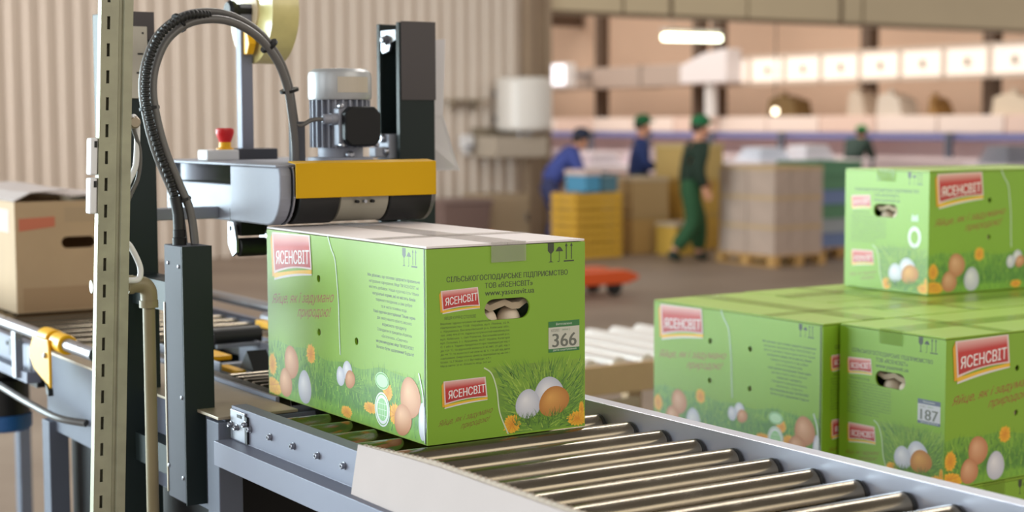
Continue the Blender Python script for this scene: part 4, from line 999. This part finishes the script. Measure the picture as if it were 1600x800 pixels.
# long gallery: grey duct on the left, lit window band on the right
og = thing('overhead_gallery', 'long grey overhead duct running along the hall left of the bright window band', 'duct', (22.3, 29.0, 2.48))
m_ = MB(); m_.box(22.0, 22.6, 25.6, 36.0, 2.52, 3.02); m_.build('duct', mat('duct_grey', (178, 162, 152), .5), og, bevel=.02)
for k in range(5): m_ = MB(); m_.box(21.98, 22.62, 26.2 + 2 * k, 26.3 + 2 * k, 2.50, 3.04); m_.build('flange', mat('flange_grey', (150, 136, 126), .5) if k == 0 else bpy.data.materials['flange_grey'], og)
wmat = mat('bright_window', (250, 240, 230), .4, emit=(255, 244, 232), estr=.42)
for k in range(9):
    ya = 15.6 + 1.1 * k
    m_ = MB(); m_.box(22.05, 22.12, ya + .05, ya + 1.05, 2.56, 3.05)
    o = m_.build('window_%d' % (k + 1), wmat); struct(o)
    m_ = MB(); m_.box(22.02, 22.16, ya - .05, ya + .05, 2.50, 3.12); m_.box(22.02, 22.16, ya + .05, ya + 1.05, 3.05, 3.12); m_.box(22.02, 22.16, ya + .05, ya + 1.05, 2.47, 2.56); m_.build('window_frame', mat('frame_pale', (206, 190, 176), .5) if k == 0 else bpy.data.materials['frame_pale'], o)
    m_ = MB(); m_.box(22.0, 22.05, ya + .48, ya + .56, 2.72, 2.86); m_.build('window_latch', 'beigemetal', o)
hd = thing('gallery_hood', 'pale raised ventilation hood where the grey duct meets the bright windows', 'hood', (21.8, 25.4, 2.7))
m_ = MB(); m_.prism([(24.6, 2.55), (26.2, 2.55), (26.2, 2.95), (25.4, 3.2), (24.6, 3.28)], 'x', 21.55, 21.98); m_.build('canopy', mat('hood_pale', (232, 228, 232), .5), hd, bevel=.02)
m_ = MB(); m_.cyl((21.8, 25.4, 1.8), (21.8, 25.4, 2.6), .14, 16); m_.build('stack', 'white', hd, smooth=True)
# sorting line under it
sl = thing('egg_sorting_line', 'long white egg sorting line with a blue rail along the far side of the hall', 'machine', (22.3, 26, 0))
mh = mat('hood_white', (242, 226, 218), .45); mh2 = mat('hood_pink', (232, 206, 194), .45)
for k in range(12):
    ya = 15.8 + 1.6 * k
    m_ = MB(); m_.box(22.0, 22.7, ya + .02, ya + 1.58, 1.47, 1.80); m_.build('hood_panel', mh if k % 3 else mh2, sl, bevel=.02)
m_ = MB(); m_.box(21.97, 22.05, 15.8, 36, 1.34, 1.46); m_.build('blue_rail', mat('blue_rail', (116, 124, 180), .45), sl)
m_ = MB(); m_.box(21.7, 22.9, 15.8, 36, .92, 1.0); m_.build('table', mat('table_pale', (222, 208, 214), .5), sl)
m_ = MB(); m_.box(22.6, 22.7, 15.8, 36, 1.0, 1.45); m_.build('back_panel', mat('line_back', (222, 196, 196), .6), sl)
m_ = MB(); m_.box(21.75, 21.8, 15.8, 36, .5, .92); m_.build('skirt', mat('line_skirt', (206, 192, 198), .6), sl)
for k in range(9):
    m_ = MB(); m_.box(21.78, 21.9, 16.2 + 2.3 * k, 16.3 + 2.3 * k, 0, 1.47); m_.build('leg', 'greypaint', sl)
# machine clutter on the line's roof
rt_items = [(23.0, 23.9, 1.80, 2.25, (116, 92, 52), 'brown cardboard heap on the sorting line roof beside the second dark column'), (21.0, 21.5, 1.80, 2.32, (206, 192, 176), 'pale motor housing on the sorting line roof below the windows'), (20.0, 20.7, 1.80, 2.25, (214, 204, 192), 'white drive unit on the sorting line roof, middle of three pale ones'), (19.1, 19.35, 1.80, 2.15, (150, 112, 60), 'small ochre box on the sorting line roof'), (16.9, 17.8, 1.80, 2.2, (222, 206, 184), 'cream control box on the sorting line roof near the right edge')]
for i, (ya, yb, za, zb, c_, lb) in enumerate(rt_items):
    t = thing('drive_unit' if i else 'cardboard_heap', lb, 'machine' if i else 'cardboard', (22.35, (ya + yb) / 2, 1.80))
    mm = mat('roof_item_%d' % i, c_, .6)
    m_ = MB(); m_.prism([(ya, za), (yb, za), (yb - .05, zb - .08), ((ya + yb) / 2 + .1, zb), (ya + .1, zb - .12)], 'x', 22.1, 22.6); m_.build('case', mm, t, bevel=.02)
    m_ = MB(); m_.cyl(((22.2), (ya + yb) / 2, zb - .1), (22.2, (ya + yb) / 2, zb + .08), .06, 12); m_.build('cap', mm, t, smooth=True)
# packing tables and white sacks in the hall's middle
def table(label, x0, x1, ya, yb, z_, c_, grp='packing tables in the hall'):
    t = thing('packing_table', label, 'table', ((x0 + x1) / 2, (ya + yb) / 2, 0), grp); mm = mat('table_top', c_, .5)
    m_ = MB(); m_.box(x0, x1, ya, yb, z_ - .05, z_); m_.build('table_top', mm, t, bevel=.006)
    for xx in (x0 + .03, x1 - .08):
        for yy in (ya + .03, yb - .08): m_ = MB(); m_.box(xx, xx + .05, yy, yy + .05, 0, z_ - .05); m_.build('leg', 'greypaint', t)
    m_ = MB(); m_.box(x0 + .05, x1 - .05, ya + .05, yb - .05, .25, .28); m_.build('shelf', 'greypaint', t)
    return t
table('white packing table behind the crouching worker at the hall entrance', 11.9, 15.2, 17.6, 18.6, 1.02, (230, 222, 226))
table('white packing table behind the walking worker and the tray pallet', 16.0, 18.6, 17.2, 18.2, 1.05, (226, 220, 226))
table('white packing table at the right of the hall behind the cartons', 18.9, 22.0, 14.6, 15.6, 1.0, (226, 214, 222))
def heap(label, x, y, z_, s_, c_, grp='white egg tray heaps on the packing tables'):
    m_ = MB()
    for k in range(5):
        f_ = 1 - .07 * k; m_.box(x - s_[0] * f_, x + s_[0] * f_, y - s_[1] * f_, y + s_[1] * f_, z_ + s_[2] * k / 5, z_ + s_[2] * (k + .85) / 5)
    return tag(m_.build('tray_heap', mat('heap', c_, .7), off=(0, 0, 0)), label, 'egg trays', grp)
hs = [(12.5, 18.0, 1.02, (.35, .3, .26), (222, 206, 216), 'pinkish tray heap at the left end of the entrance packing table'), (13.4, 18.1, 1.02, (.3, .3, .2), (232, 224, 232), 'white tray heap in the middle of the entrance packing table'), (14.4, 18.1, 1.02, (.34, .3, .24), (226, 210, 220), 'pale pink tray heap at the right end of the entrance packing table'), (16.5, 17.7, 1.05, (.35, .3, .22), (218, 226, 240), 'bluish white tray heap behind the tray pallet'), (17.5, 17.7, 1.05, (.34, .3, .25), (226, 226, 234), 'white tray heap right of the bluish one behind the tray pallet'), (19.4, 15.1, 1.0, (.38, .3, .3), (150, 152, 164), 'grey crate heap on the right packing table'), (20.3, 15.1, 1.0, (.3, .3, .26), (170, 172, 180), 'pale grey crate heap next to the darker one on the right table'), (21.72, 15.15, 1.0, (.26, .3, .2), (228, 214, 222), 'pinkish white tray heap at the right edge of the picture')]
for q in hs: heap(q[5], q[0], q[1], q[2], q[3], q[4])
lamp2 = thing('round_lamp', 'small round lit lamp above the tray pallet', 'lamp', (16.6, 17.6, 1.85))
m_ = MB(); m_.ell((16.62, 17.55, 1.86), (.055, .055, .055)); m_.build('bulb', mat('lit_bulb', (255, 240, 210), .5, emit=(255, 238, 205), estr=5), lamp2, smooth=True)
m_ = MB(); m_.cyl((16.62, 17.55, 1.9), (16.62, 17.55, 7.9), .008, 8); m_.build('cord', 'black', lamp2)
dk_ = thing('dark_hopper', 'black square hopper behind the topmost green carton', 'hopper', (21.2, 15.0, 1.0))
m_ = MB(); m_.prism([(20.95, 1.02), (21.22, 1.02), (21.28, 1.33), (20.90, 1.33)], 'y', 14.55, 14.58 + .3); m_.build('hopper', 'black', dk_, bevel=.01)
m_ = MB(); m_.box(20.85, 21.33, 14.52, 14.92, 1.33, 1.37); m_.build('rim', 'dark', dk_)
dk_.location = (21.1, 14.8, 1.0)
for ch in dk_.children:
    for v in ch.data.vertices: v.co += Vector((21.2, 15.0, 1.0)) - Vector((21.1, 14.8, 1.0))

# tray pallet: three columns of bundles on a wooden pallet
pallet('wooden_pallet', 'wooden pallet under the grey tray bundles beside the walking worker', 11.24, 12.06, 11.58, 12.62)
tb = mat('tray_bundle_grey', (186, 166, 152), .8, 0, .08, 5); tb2 = mat('tray_cap', (196, 168, 128), .8)
n_ = 0; first = None
for k in range(3):
    for i in range(3):
        for j in range(2):
            x0 = 11.27 + .254 * i; ya = 11.61 + .50 * j; za = PZ + .002 + .345 * k
            lb = 'grey tray bundle in the %s layer, %s column, %s row' % (('bottom', 'middle', 'top')[k], ('left', 'middle', 'right')[i], ('front', 'back')[j])
            if first is None:
                first = thing('tray_bundle', lb, 'egg trays', (x0, ya, za), 'grey tray bundles on the hall pallet')
                m_ = MB()
                for q in range(6): m_.box(x0 + .004, x0 + .248, ya + .004, ya + .492, za + .05 * q, za + .05 * q + .046)
                m_.build('trays', tb, first)
                m_ = MB(); m_.box(x0, x0 + .251, ya, ya + .496, za + .30, za + .340); m_.build('cap_tray', tb2, first)
            else: copy_tree(first, None, (x0, ya, za), 0, lb)
# blue and green crates right of it
cm = {'g': mat('crate_green', (88, 138, 104), .5), 'b': mat('crate_blue', (112, 132, 176), .5), 'w': mat('crate_grey', (158, 166, 172), .5)}
pallet('wooden_pallet', 'wooden pallet under the green and blue crates right of the tray bundles', 12.45, 13.27, 12.15, 12.95)
for k, q in enumerate('bwgbgg'[::1]):
    x0, ya, za, h_ = 12.48, 12.18, PZ + .002 + .178 * k, .174
    t = thing('plastic_crate', '%s plastic crate, %s from the bottom of the crate stack by the tray pallet' % ({'g': 'green', 'b': 'blue', 'w': 'grey'}[q], ('first', 'second', 'third', 'fourth', 'fifth', 'sixth')[k]), 'crate', (x0, ya, za), 'crates stacked right of the tray pallet')
    m_ = MB(); m_.box(x0, x0 + .74, ya, ya + .74, za, za + h_); ob = m_.build('shell', cm[q])
    i_ = MB(); i_.box(x0 + .02, x0 + .72, ya + .02, ya + .72, za + .02, za + 1); boolean_cut(ob, [mesh_of(i_)])
    for v in ob.data.vertices: v.co -= Vector(t.location)
    ob.parent = t
    m_ = MB(); m_.box(x0 - .008, x0 + .748, ya - .008, ya, za + h_ - .03, za + h_ - .01).box(x0 - .008, x0, ya, ya + .748, za + h_ - .03, za + h_ - .01); m_.build('rim', cm[q], t)
# yellow crates, blue box, tan piles
yc = mat('crate_yellow', (214, 168, 60), .5)
for k in range(4):
    x0, ya, za = 9.95, 13.75, .002 + .205 * k
    t = thing('yellow_crate', 'yellow slatted crate, %s of the stack beside the crouching worker' % ('bottom', 'second', 'third', 'topmost')[k], 'crate', (x0, ya, za), 'yellow crates by the crouching worker')
    for q in range(2):
        for yy in (ya, ya + .5): m_ = MB(); m_.box(x0, x0 + .72, yy, yy + .02, za + .01 + .1 * q, za + .085 + .1 * q); m_.build('long_slat', yc, t)
        for xx in (x0, x0 + .70): m_ = MB(); m_.box(xx, xx + .02, ya + .02, ya + .5, za + .01 + .1 * q, za + .085 + .1 * q); m_.build('short_slat', yc, t)
    for xx in (x0 + .02, x0 + .65):
        for yy in (ya + .02, ya + .45): m_ = MB(); m_.box(xx, xx + .05, yy, yy + .05, za, za + .202); m_.build('corner_post', yc, t)
    m_ = MB(); m_.box(x0 + .02, x0 + .70, ya + .02, ya + .5, za + .01, za + .02); m_.build('bottom', yc, t)
bb = thing('blue_box', 'light blue plastic box on top of the yellow crates', 'box', (10.3, 14.0, .825))
m_ = MB(); m_.box(10.12, 10.36, 13.78, 14.2, .823, 1.03); m_.build('body', mat('light_blue', (78, 148, 186), .5), bb, bevel=.01)
m_ = MB(); m_.box(10.11, 10.37, 13.77, 14.21, 1.03, 1.10); m_.build('lid', mat('pinkish_lid', (212, 190, 184), .6), bb, bevel=.01)
b2 = thing('teal_box', 'dull teal box right of the light blue box on the yellow crates', 'box', (10.5, 14.0, .825))
m_ = MB(); m_.box(10.39, 10.64, 13.8, 14.2, .823, 1.0); m_.build('body', mat('teal', (84, 124, 140), .5), b2, bevel=.01)
m_ = MB(); m_.box(10.38, 10.65, 13.79, 14.21, 1.0, 1.03); m_.build('lid', mat('teal_lid', (104, 140, 152), .5), b2, bevel=.008)
def stackbox(name, label, x0, x1, ya, yb, z0, z1, c1, c2):
    t = thing(name, label, 'box', ((x0 + x1) / 2, (ya + yb) / 2, z0), 'boxes piled between the workers')
    m_ = MB(); m_.box(x0, x1, ya, yb, z0, z1 - .03); m_.build('body', mat(name + '_board', c1, .7), t, bevel=.006)
    m_ = MB(); m_.box(x0 - .008, x1 + .008, ya - .008, yb + .008, z1 - .05, z1); m_.build('lid', mat(name + '_lid', c2, .7), t, bevel=.006)
    return t
stackbox('tan_box', 'tall tan box right of the yellow crates on the floor', 11.02, 11.60, 14.0, 14.6, .002, .50, (184, 150, 92), (176, 150, 104))
stackbox('tan_box', 'tan box on the tall tan one right of the yellow crates', 11.02, 11.60, 14.0, 14.6, .502, .98, (178, 150, 104), (190, 170, 140))
stackbox('tan_box', 'low ochre box in front of the tall box pile at the standing worker', 11.32, 11.72, 13.5, 13.9, .002, .42, (196, 158, 66), (182, 164, 140))
stackbox('ochre_box', 'ochre box at the bottom of the pile hiding the standing worker', 11.92, 12.60, 14.1, 14.7, .002, .48, (192, 150, 60), (180, 146, 74))
stackbox('ochre_box', 'ochre box in the middle of the pile hiding the standing worker', 11.92, 12.60, 14.1, 14.7, .482, .94, (190, 150, 66), (184, 152, 84))
stackbox('ochre_box', 'tan box on top of the pile hiding the standing worker', 11.92, 12.60, 14.1, 14.7, .942, 1.40, (186, 158, 96), (196, 174, 122))
# pallet truck
pj = thing('pallet_truck', 'orange hand pallet truck parked on the floor behind the carton on the rollers', 'pallet truck', (8.0, 10.3, 0))
for dy in (0, .36):
    m_ = MB(); m_.prism([(6.95, .12), (8.02, .12), (8.16, .16), (8.16, .20), (8.02, .25), (6.95, .25)], 'y', 10.1 + dy, 10.30 + dy); m_.build('fork', 'orange', pj, bevel=.012)
m_ = MB(); m_.prism([(6.66, .10), (6.97, .10), (6.97, .36), (6.90, .46), (6.66, .30)], 'y', 10.10, 10.66); m_.build('pump_body', 'orange', pj, bevel=.015)
for xx in (6.75, 7.93):
    for yy in (10.17, 10.53): m_ = MB(); m_.lathe((xx, yy, .08), 'y', [(0, .06), (.004, .078), (.056, .078), (.06, .06)], 20); m_.build('wheel', 'black', pj, smooth=True)
m_ = MB(); m_.tube([(6.80, 10.38, .38), (6.62, 10.38, .66)], .02, 12); m_.build('handle', 'orange', pj, smooth=True)
pj.location = (7.4, 10.38, 0)
for ch in pj.children:
    for v in ch.data.vertices: v.co += Vector((8.0, 10.3, 0)) - Vector((7.4, 10.38, 0))

# ------------------------------------------------------------------ people
def skin_mesh(name, chains, mm, parent, sub=1, root=0):
    # chains: lists of (x,y,z,r[,r2]); a chain whose first item is ('j', c, i) starts at vertex i of chain c
    bm_ = bmesh.new(); lay = bm_.verts.layers.skin.verify(); made = []
    for ci, ch in enumerate(chains):
        row = []; prev = None
        for it in ch:
            if it[0] == 'j': prev = made[it[1]][it[2]]; row.append(prev); continue
            v = bm_.verts.new(it[:3]); r_ = it[3]; v[lay].radius = (r_, it[4] if len(it) > 4 else r_)
            if prev is not None: bm_.edges.new((prev, v))
            prev = v; row.append(v)
        made.append(row)
    made[root][0][lay].use_root = True
    me = bpy.data.meshes.new(name); bm_.to_mesh(me); bm_.free()
    ob = bpy.data.objects.new(name, me); COL.objects.link(ob)
    me.materials.append(M[mm] if isinstance(mm, str) else mm); ob.parent = parent
    sk_ = ob.modifiers.new('skin', 'SKIN'); sk_.use_smooth_shade = True
    ss = ob.modifiers.new('sub', 'SUBSURF'); ss.levels = sub; ss.render_levels = sub
    return ob
def hand(base, d, palm_n):
    # five finger chains rooted in the palm; d = pointing direction, palm_n = palm normal
    d = Vector(d).normalized(); n_ = Vector(palm_n).normalized(); s_ = d.cross(n_).normalized(); b_ = Vector(base); ch = []
    for k, (o_, l) in enumerate(((-.03, .070), (-.010, .080), (.010, .076), (.03, .060))):
        p0 = b_ + d * .055 + s_ * o_; p1 = p0 + d * l * .5 + n_ * .008; p2 = p0 + d * l + n_ * .028
        ch.append([tuple(p0) + (.011,), tuple(p1) + (.0095,), tuple(p2) + (.008,)])
    p0 = b_ + d * .02 - s_ * .035; p1 = p0 + d * .03 - s_ * .02 + n_ * .01; p2 = p1 + d * .03 + n_ * .015
    ch.append([tuple(p0) + (.012,), tuple(p1) + (.011,), tuple(p2) + (.009,)])
    return ch
def person(label, loc, rz, J, jacket, trousers, cap, boots=(40, 36, 34), lean=None):
    t = thing('person', label, 'person', loc, None, rz)
    g = lambda k: J[k]
    def c(k, r_, r2=None): return tuple(J[k]) + ((r_, r2) if r2 else (r_,))
    # body: one continuous skin surface
    ch = [[c('pelvis', .13, .10), c('waist', .125, .09), c('chest', .16, .11), c('neck0', .065), c('neck', .055), c('jaw', .075, .08), c('head', .092, .105), c('crown', .07, .08)]]
    ch.append([('j', 0, 5), (J['nose'][0], J['nose'][1], J['nose'][2], .020)])
    for s_ in 'LR':
        k0 = len(ch)
        ch.append([('j', 0, 2), c('sh' + s_, .062), c('el' + s_, .046), c('wr' + s_, .030), c('ha' + s_, .040, .022)])
        d = Vector(J['ha' + s_]) - Vector(J['wr' + s_]); nn = Vector((0, 1, 0)) if s_ == 'L' else Vector((0, -1, 0))
        nn = (nn - d.normalized() * nn.dot(d.normalized()))
        for hc in hand(J['wr' + s_], d, nn): ch.append([('j', k0, 4)] + hc)
        ch.append([('j', 0, 0), c('hip' + s_, .095), c('kn' + s_, .062), c('an' + s_, .042), c('toe' + s_, .040)])
    skin_mesh('body', ch, 'skin', t)
    jm = mat('work_jacket', jacket, .8, 0, .1, 12)
    jc = [[(J['pelvis'][0], J['pelvis'][1], J['pelvis'][2] - .05, .215, .175), c('waist', .205, .160), c('chest', .225, .170), c('neck0', .095)]]
    for s_ in 'LR':
        w2 = [J['el' + s_][i] * .12 + J['wr' + s_][i] * .88 for i in range(3)]
        jc.append([('j', 0, 2), c('sh' + s_, .108), c('el' + s_, .084), tuple(w2) + (.064,)])
    skin_mesh('jacket', jc, jm, t)
    tm = mat('work_trousers', trousers, .8, 0, .1, 12)
    tcn = [[c('pelvis', .165, .13)]]
    for s_ in 'LR':
        a2 = [J['kn' + s_][i] * .10 + J['an' + s_][i] * .90 for i in range(3)]
        tcn.append([('j', 0, 0), c('hip' + s_, .132), c('kn' + s_, .108), tuple(a2) + (.098,)])
    tcn[0].append((J['waist'][0], J['waist'][1], J['waist'][2], .15, .115))
    skin_mesh('trousers', tcn, tm, t)
    bm_ = mat('boots', boots, .6)
    for s_ in 'LR':
        a, b_ = Vector(J['an' + s_]), Vector(J['toe' + s_]); hl = a + (a - b_) * .25
        skin_mesh('boot', [[tuple(a + Vector((0, 0, .05))) + (.055,), tuple(a) + (.056,), tuple(b_) + (.052, .040)], [('j', 0, 1), (hl.x, hl.y, J['toe' + s_][2], .045)]], bm_, t)
    cm_ = mat('cap_cloth', cap, .8)
    cr2, hd_ = Vector(J['crown']), Vector(J['head']); upv = (cr2 - hd_).normalized()
    fwd = Vector((J['nose'][0] - hd_.x, J['nose'][1] - hd_.y, 0)).normalized()
    m_ = MB(); q = upv.to_track_quat('Z', 'Y').to_matrix()
    m_.ell(hd_ + upv * .085, (.118, .118, .085), 20, 12, q)
    p = hd_ + upv * .07 + fwd * .10
    m_.ell(p, (.08, .08, .016), 16, 8, q); cp = m_.build('cap', cm_, None, smooth=True); cp.parent = t
    m_ = MB(); m_.ell(hd_ + upv * .02 - fwd * .03, (.098, .098, .075), 18, 10, q); hr = m_.build('hair', 'hair', None, smooth=True); hr.parent = t
    sv = fwd.cross(upv)
    for k in (-1, 1):
        m_ = MB(); m_.ell(hd_ + fwd * .092 + sv * .034 * k - upv * .005, (.011, .011, .008), 10, 6); e_ = m_.build('eye', 'black', None, smooth=True); e_.parent = t
        m_ = MB(); m_.ell(hd_ + sv * .098 * k - upv * .02, (.018, .018, .03), 10, 8); e_ = m_.build('ear', 'skin', None, smooth=True); e_.parent = t
    m_ = MB(); m_.ell(hd_ + fwd * .088 - upv * .07, (.02, .02, .007), 10, 6); e_ = m_.build('mouth', mat('lips', (168, 96, 84), .5), None, smooth=True); e_.parent = t
    return t
# local frame: +x is the way the person faces, +y to the person's left, z up
walk = dict(pelvis=(0, 0, .92), waist=(.02, 0, 1.08), chest=(.06, 0, 1.30), neck0=(.085, 0, 1.44), neck=(.10, 0, 1.48), jaw=(.125, 0, 1.55), head=(.13, 0, 1.61), crown=(.125, 0, 1.68), nose=(.235, 0, 1.575),
            shL=(.06, .19, 1.38), elL=(.10, .27, 1.13), wrL=(.26, .24, .97), haL=(.32, .22, .92), shR=(.06, -.19, 1.38), elR=(.02, -.25, 1.11), wrR=(.10, -.26, .88), haR=(.13, -.26, .81),
            hipL=(.02, .10, .86), knL=(.16, .10, .48), anL=(.14, .10, .09), toeL=(.28, .10, .045), hipR=(-.02, -.10, .86), knR=(.02, -.10, .47), anR=(-.26, -.11, .13), toeR=(-.14, -.11, .045))
stand = dict(pelvis=(0, 0, .93), waist=(.01, 0, 1.10), chest=(.03, 0, 1.32), neck0=(.04, 0, 1.46), neck=(.05, 0, 1.50), jaw=(.075, 0, 1.57), head=(.07, 0, 1.63), crown=(.06, 0, 1.70), nose=(.175, 0, 1.595),
             shL=(.02, .19, 1.40), elL=(.06, .25, 1.13), wrL=(.24, .18, 1.06), haL=(.31, .15, 1.06), shR=(.02, -.19, 1.40), elR=(.06, -.25, 1.13), wrR=(.24, -.18, 1.06), haR=(.31, -.15, 1.06),
             hipL=(0, .10, .87), knL=(.03, .11, .48), anL=(0, .11, .09), toeL=(.14, .12, .045), hipR=(0, -.10, .87), knR=(.03, -.11, .48), anR=(0, -.11, .09), toeR=(.14, -.12, .045))
bend = dict(pelvis=(-.05, 0, .90), waist=(.04, 0, 1.05), chest=(.20, 0, 1.24), neck0=(.29, 0, 1.33), neck=(.32, 0, 1.36), jaw=(.365, 0, 1.40), head=(.385, 0, 1.455), crown=(.39, 0, 1.52), nose=(.48, 0, 1.40),
            shL=(.23, .19, 1.28), elL=(.33, .24, 1.03), wrL=(.51, .20, .95), haL=(.58, .17, .94), shR=(.23, -.19, 1.28), elR=(.33, -.24, 1.03), wrR=(.51, -.20, .95), haR=(.58, -.17, .94),
            hipL=(-.05, .10, .84), knL=(.10, .12, .47), anL=(-.02, .12, .09), toeL=(.12, .13, .045), hipR=(-.05, -.10, .84), knR=(.10, -.12, .47), anR=(-.02, -.12, .09), toeR=(.12, -.13, .045))
person('person in dark green overalls and green cap walking past the tray pallet', (10.85, 12.64, 0), math.radians(-20), walk, (18, 42, 28), (30, 76, 42), (22, 104, 62), (24, 40, 30))
person('person in a dark blue jacket and green cap standing behind the ochre boxes', (12.02, 15.20, 0), math.radians(-30), stand, (38, 56, 110), (56, 74, 52), (22, 96, 56))
person('person in a blue jacket bending forward behind the yellow crates', (10.50, 15.05, 0), math.radians(-25), bend, (62, 76, 148), (50, 56, 96), (36, 44, 66))
person('person with a green cap bending far back by the sorting line', (20.7, 19.9, 0), math.radians(20), bend, (40, 62, 56), (44, 56, 60), (24, 128, 62))
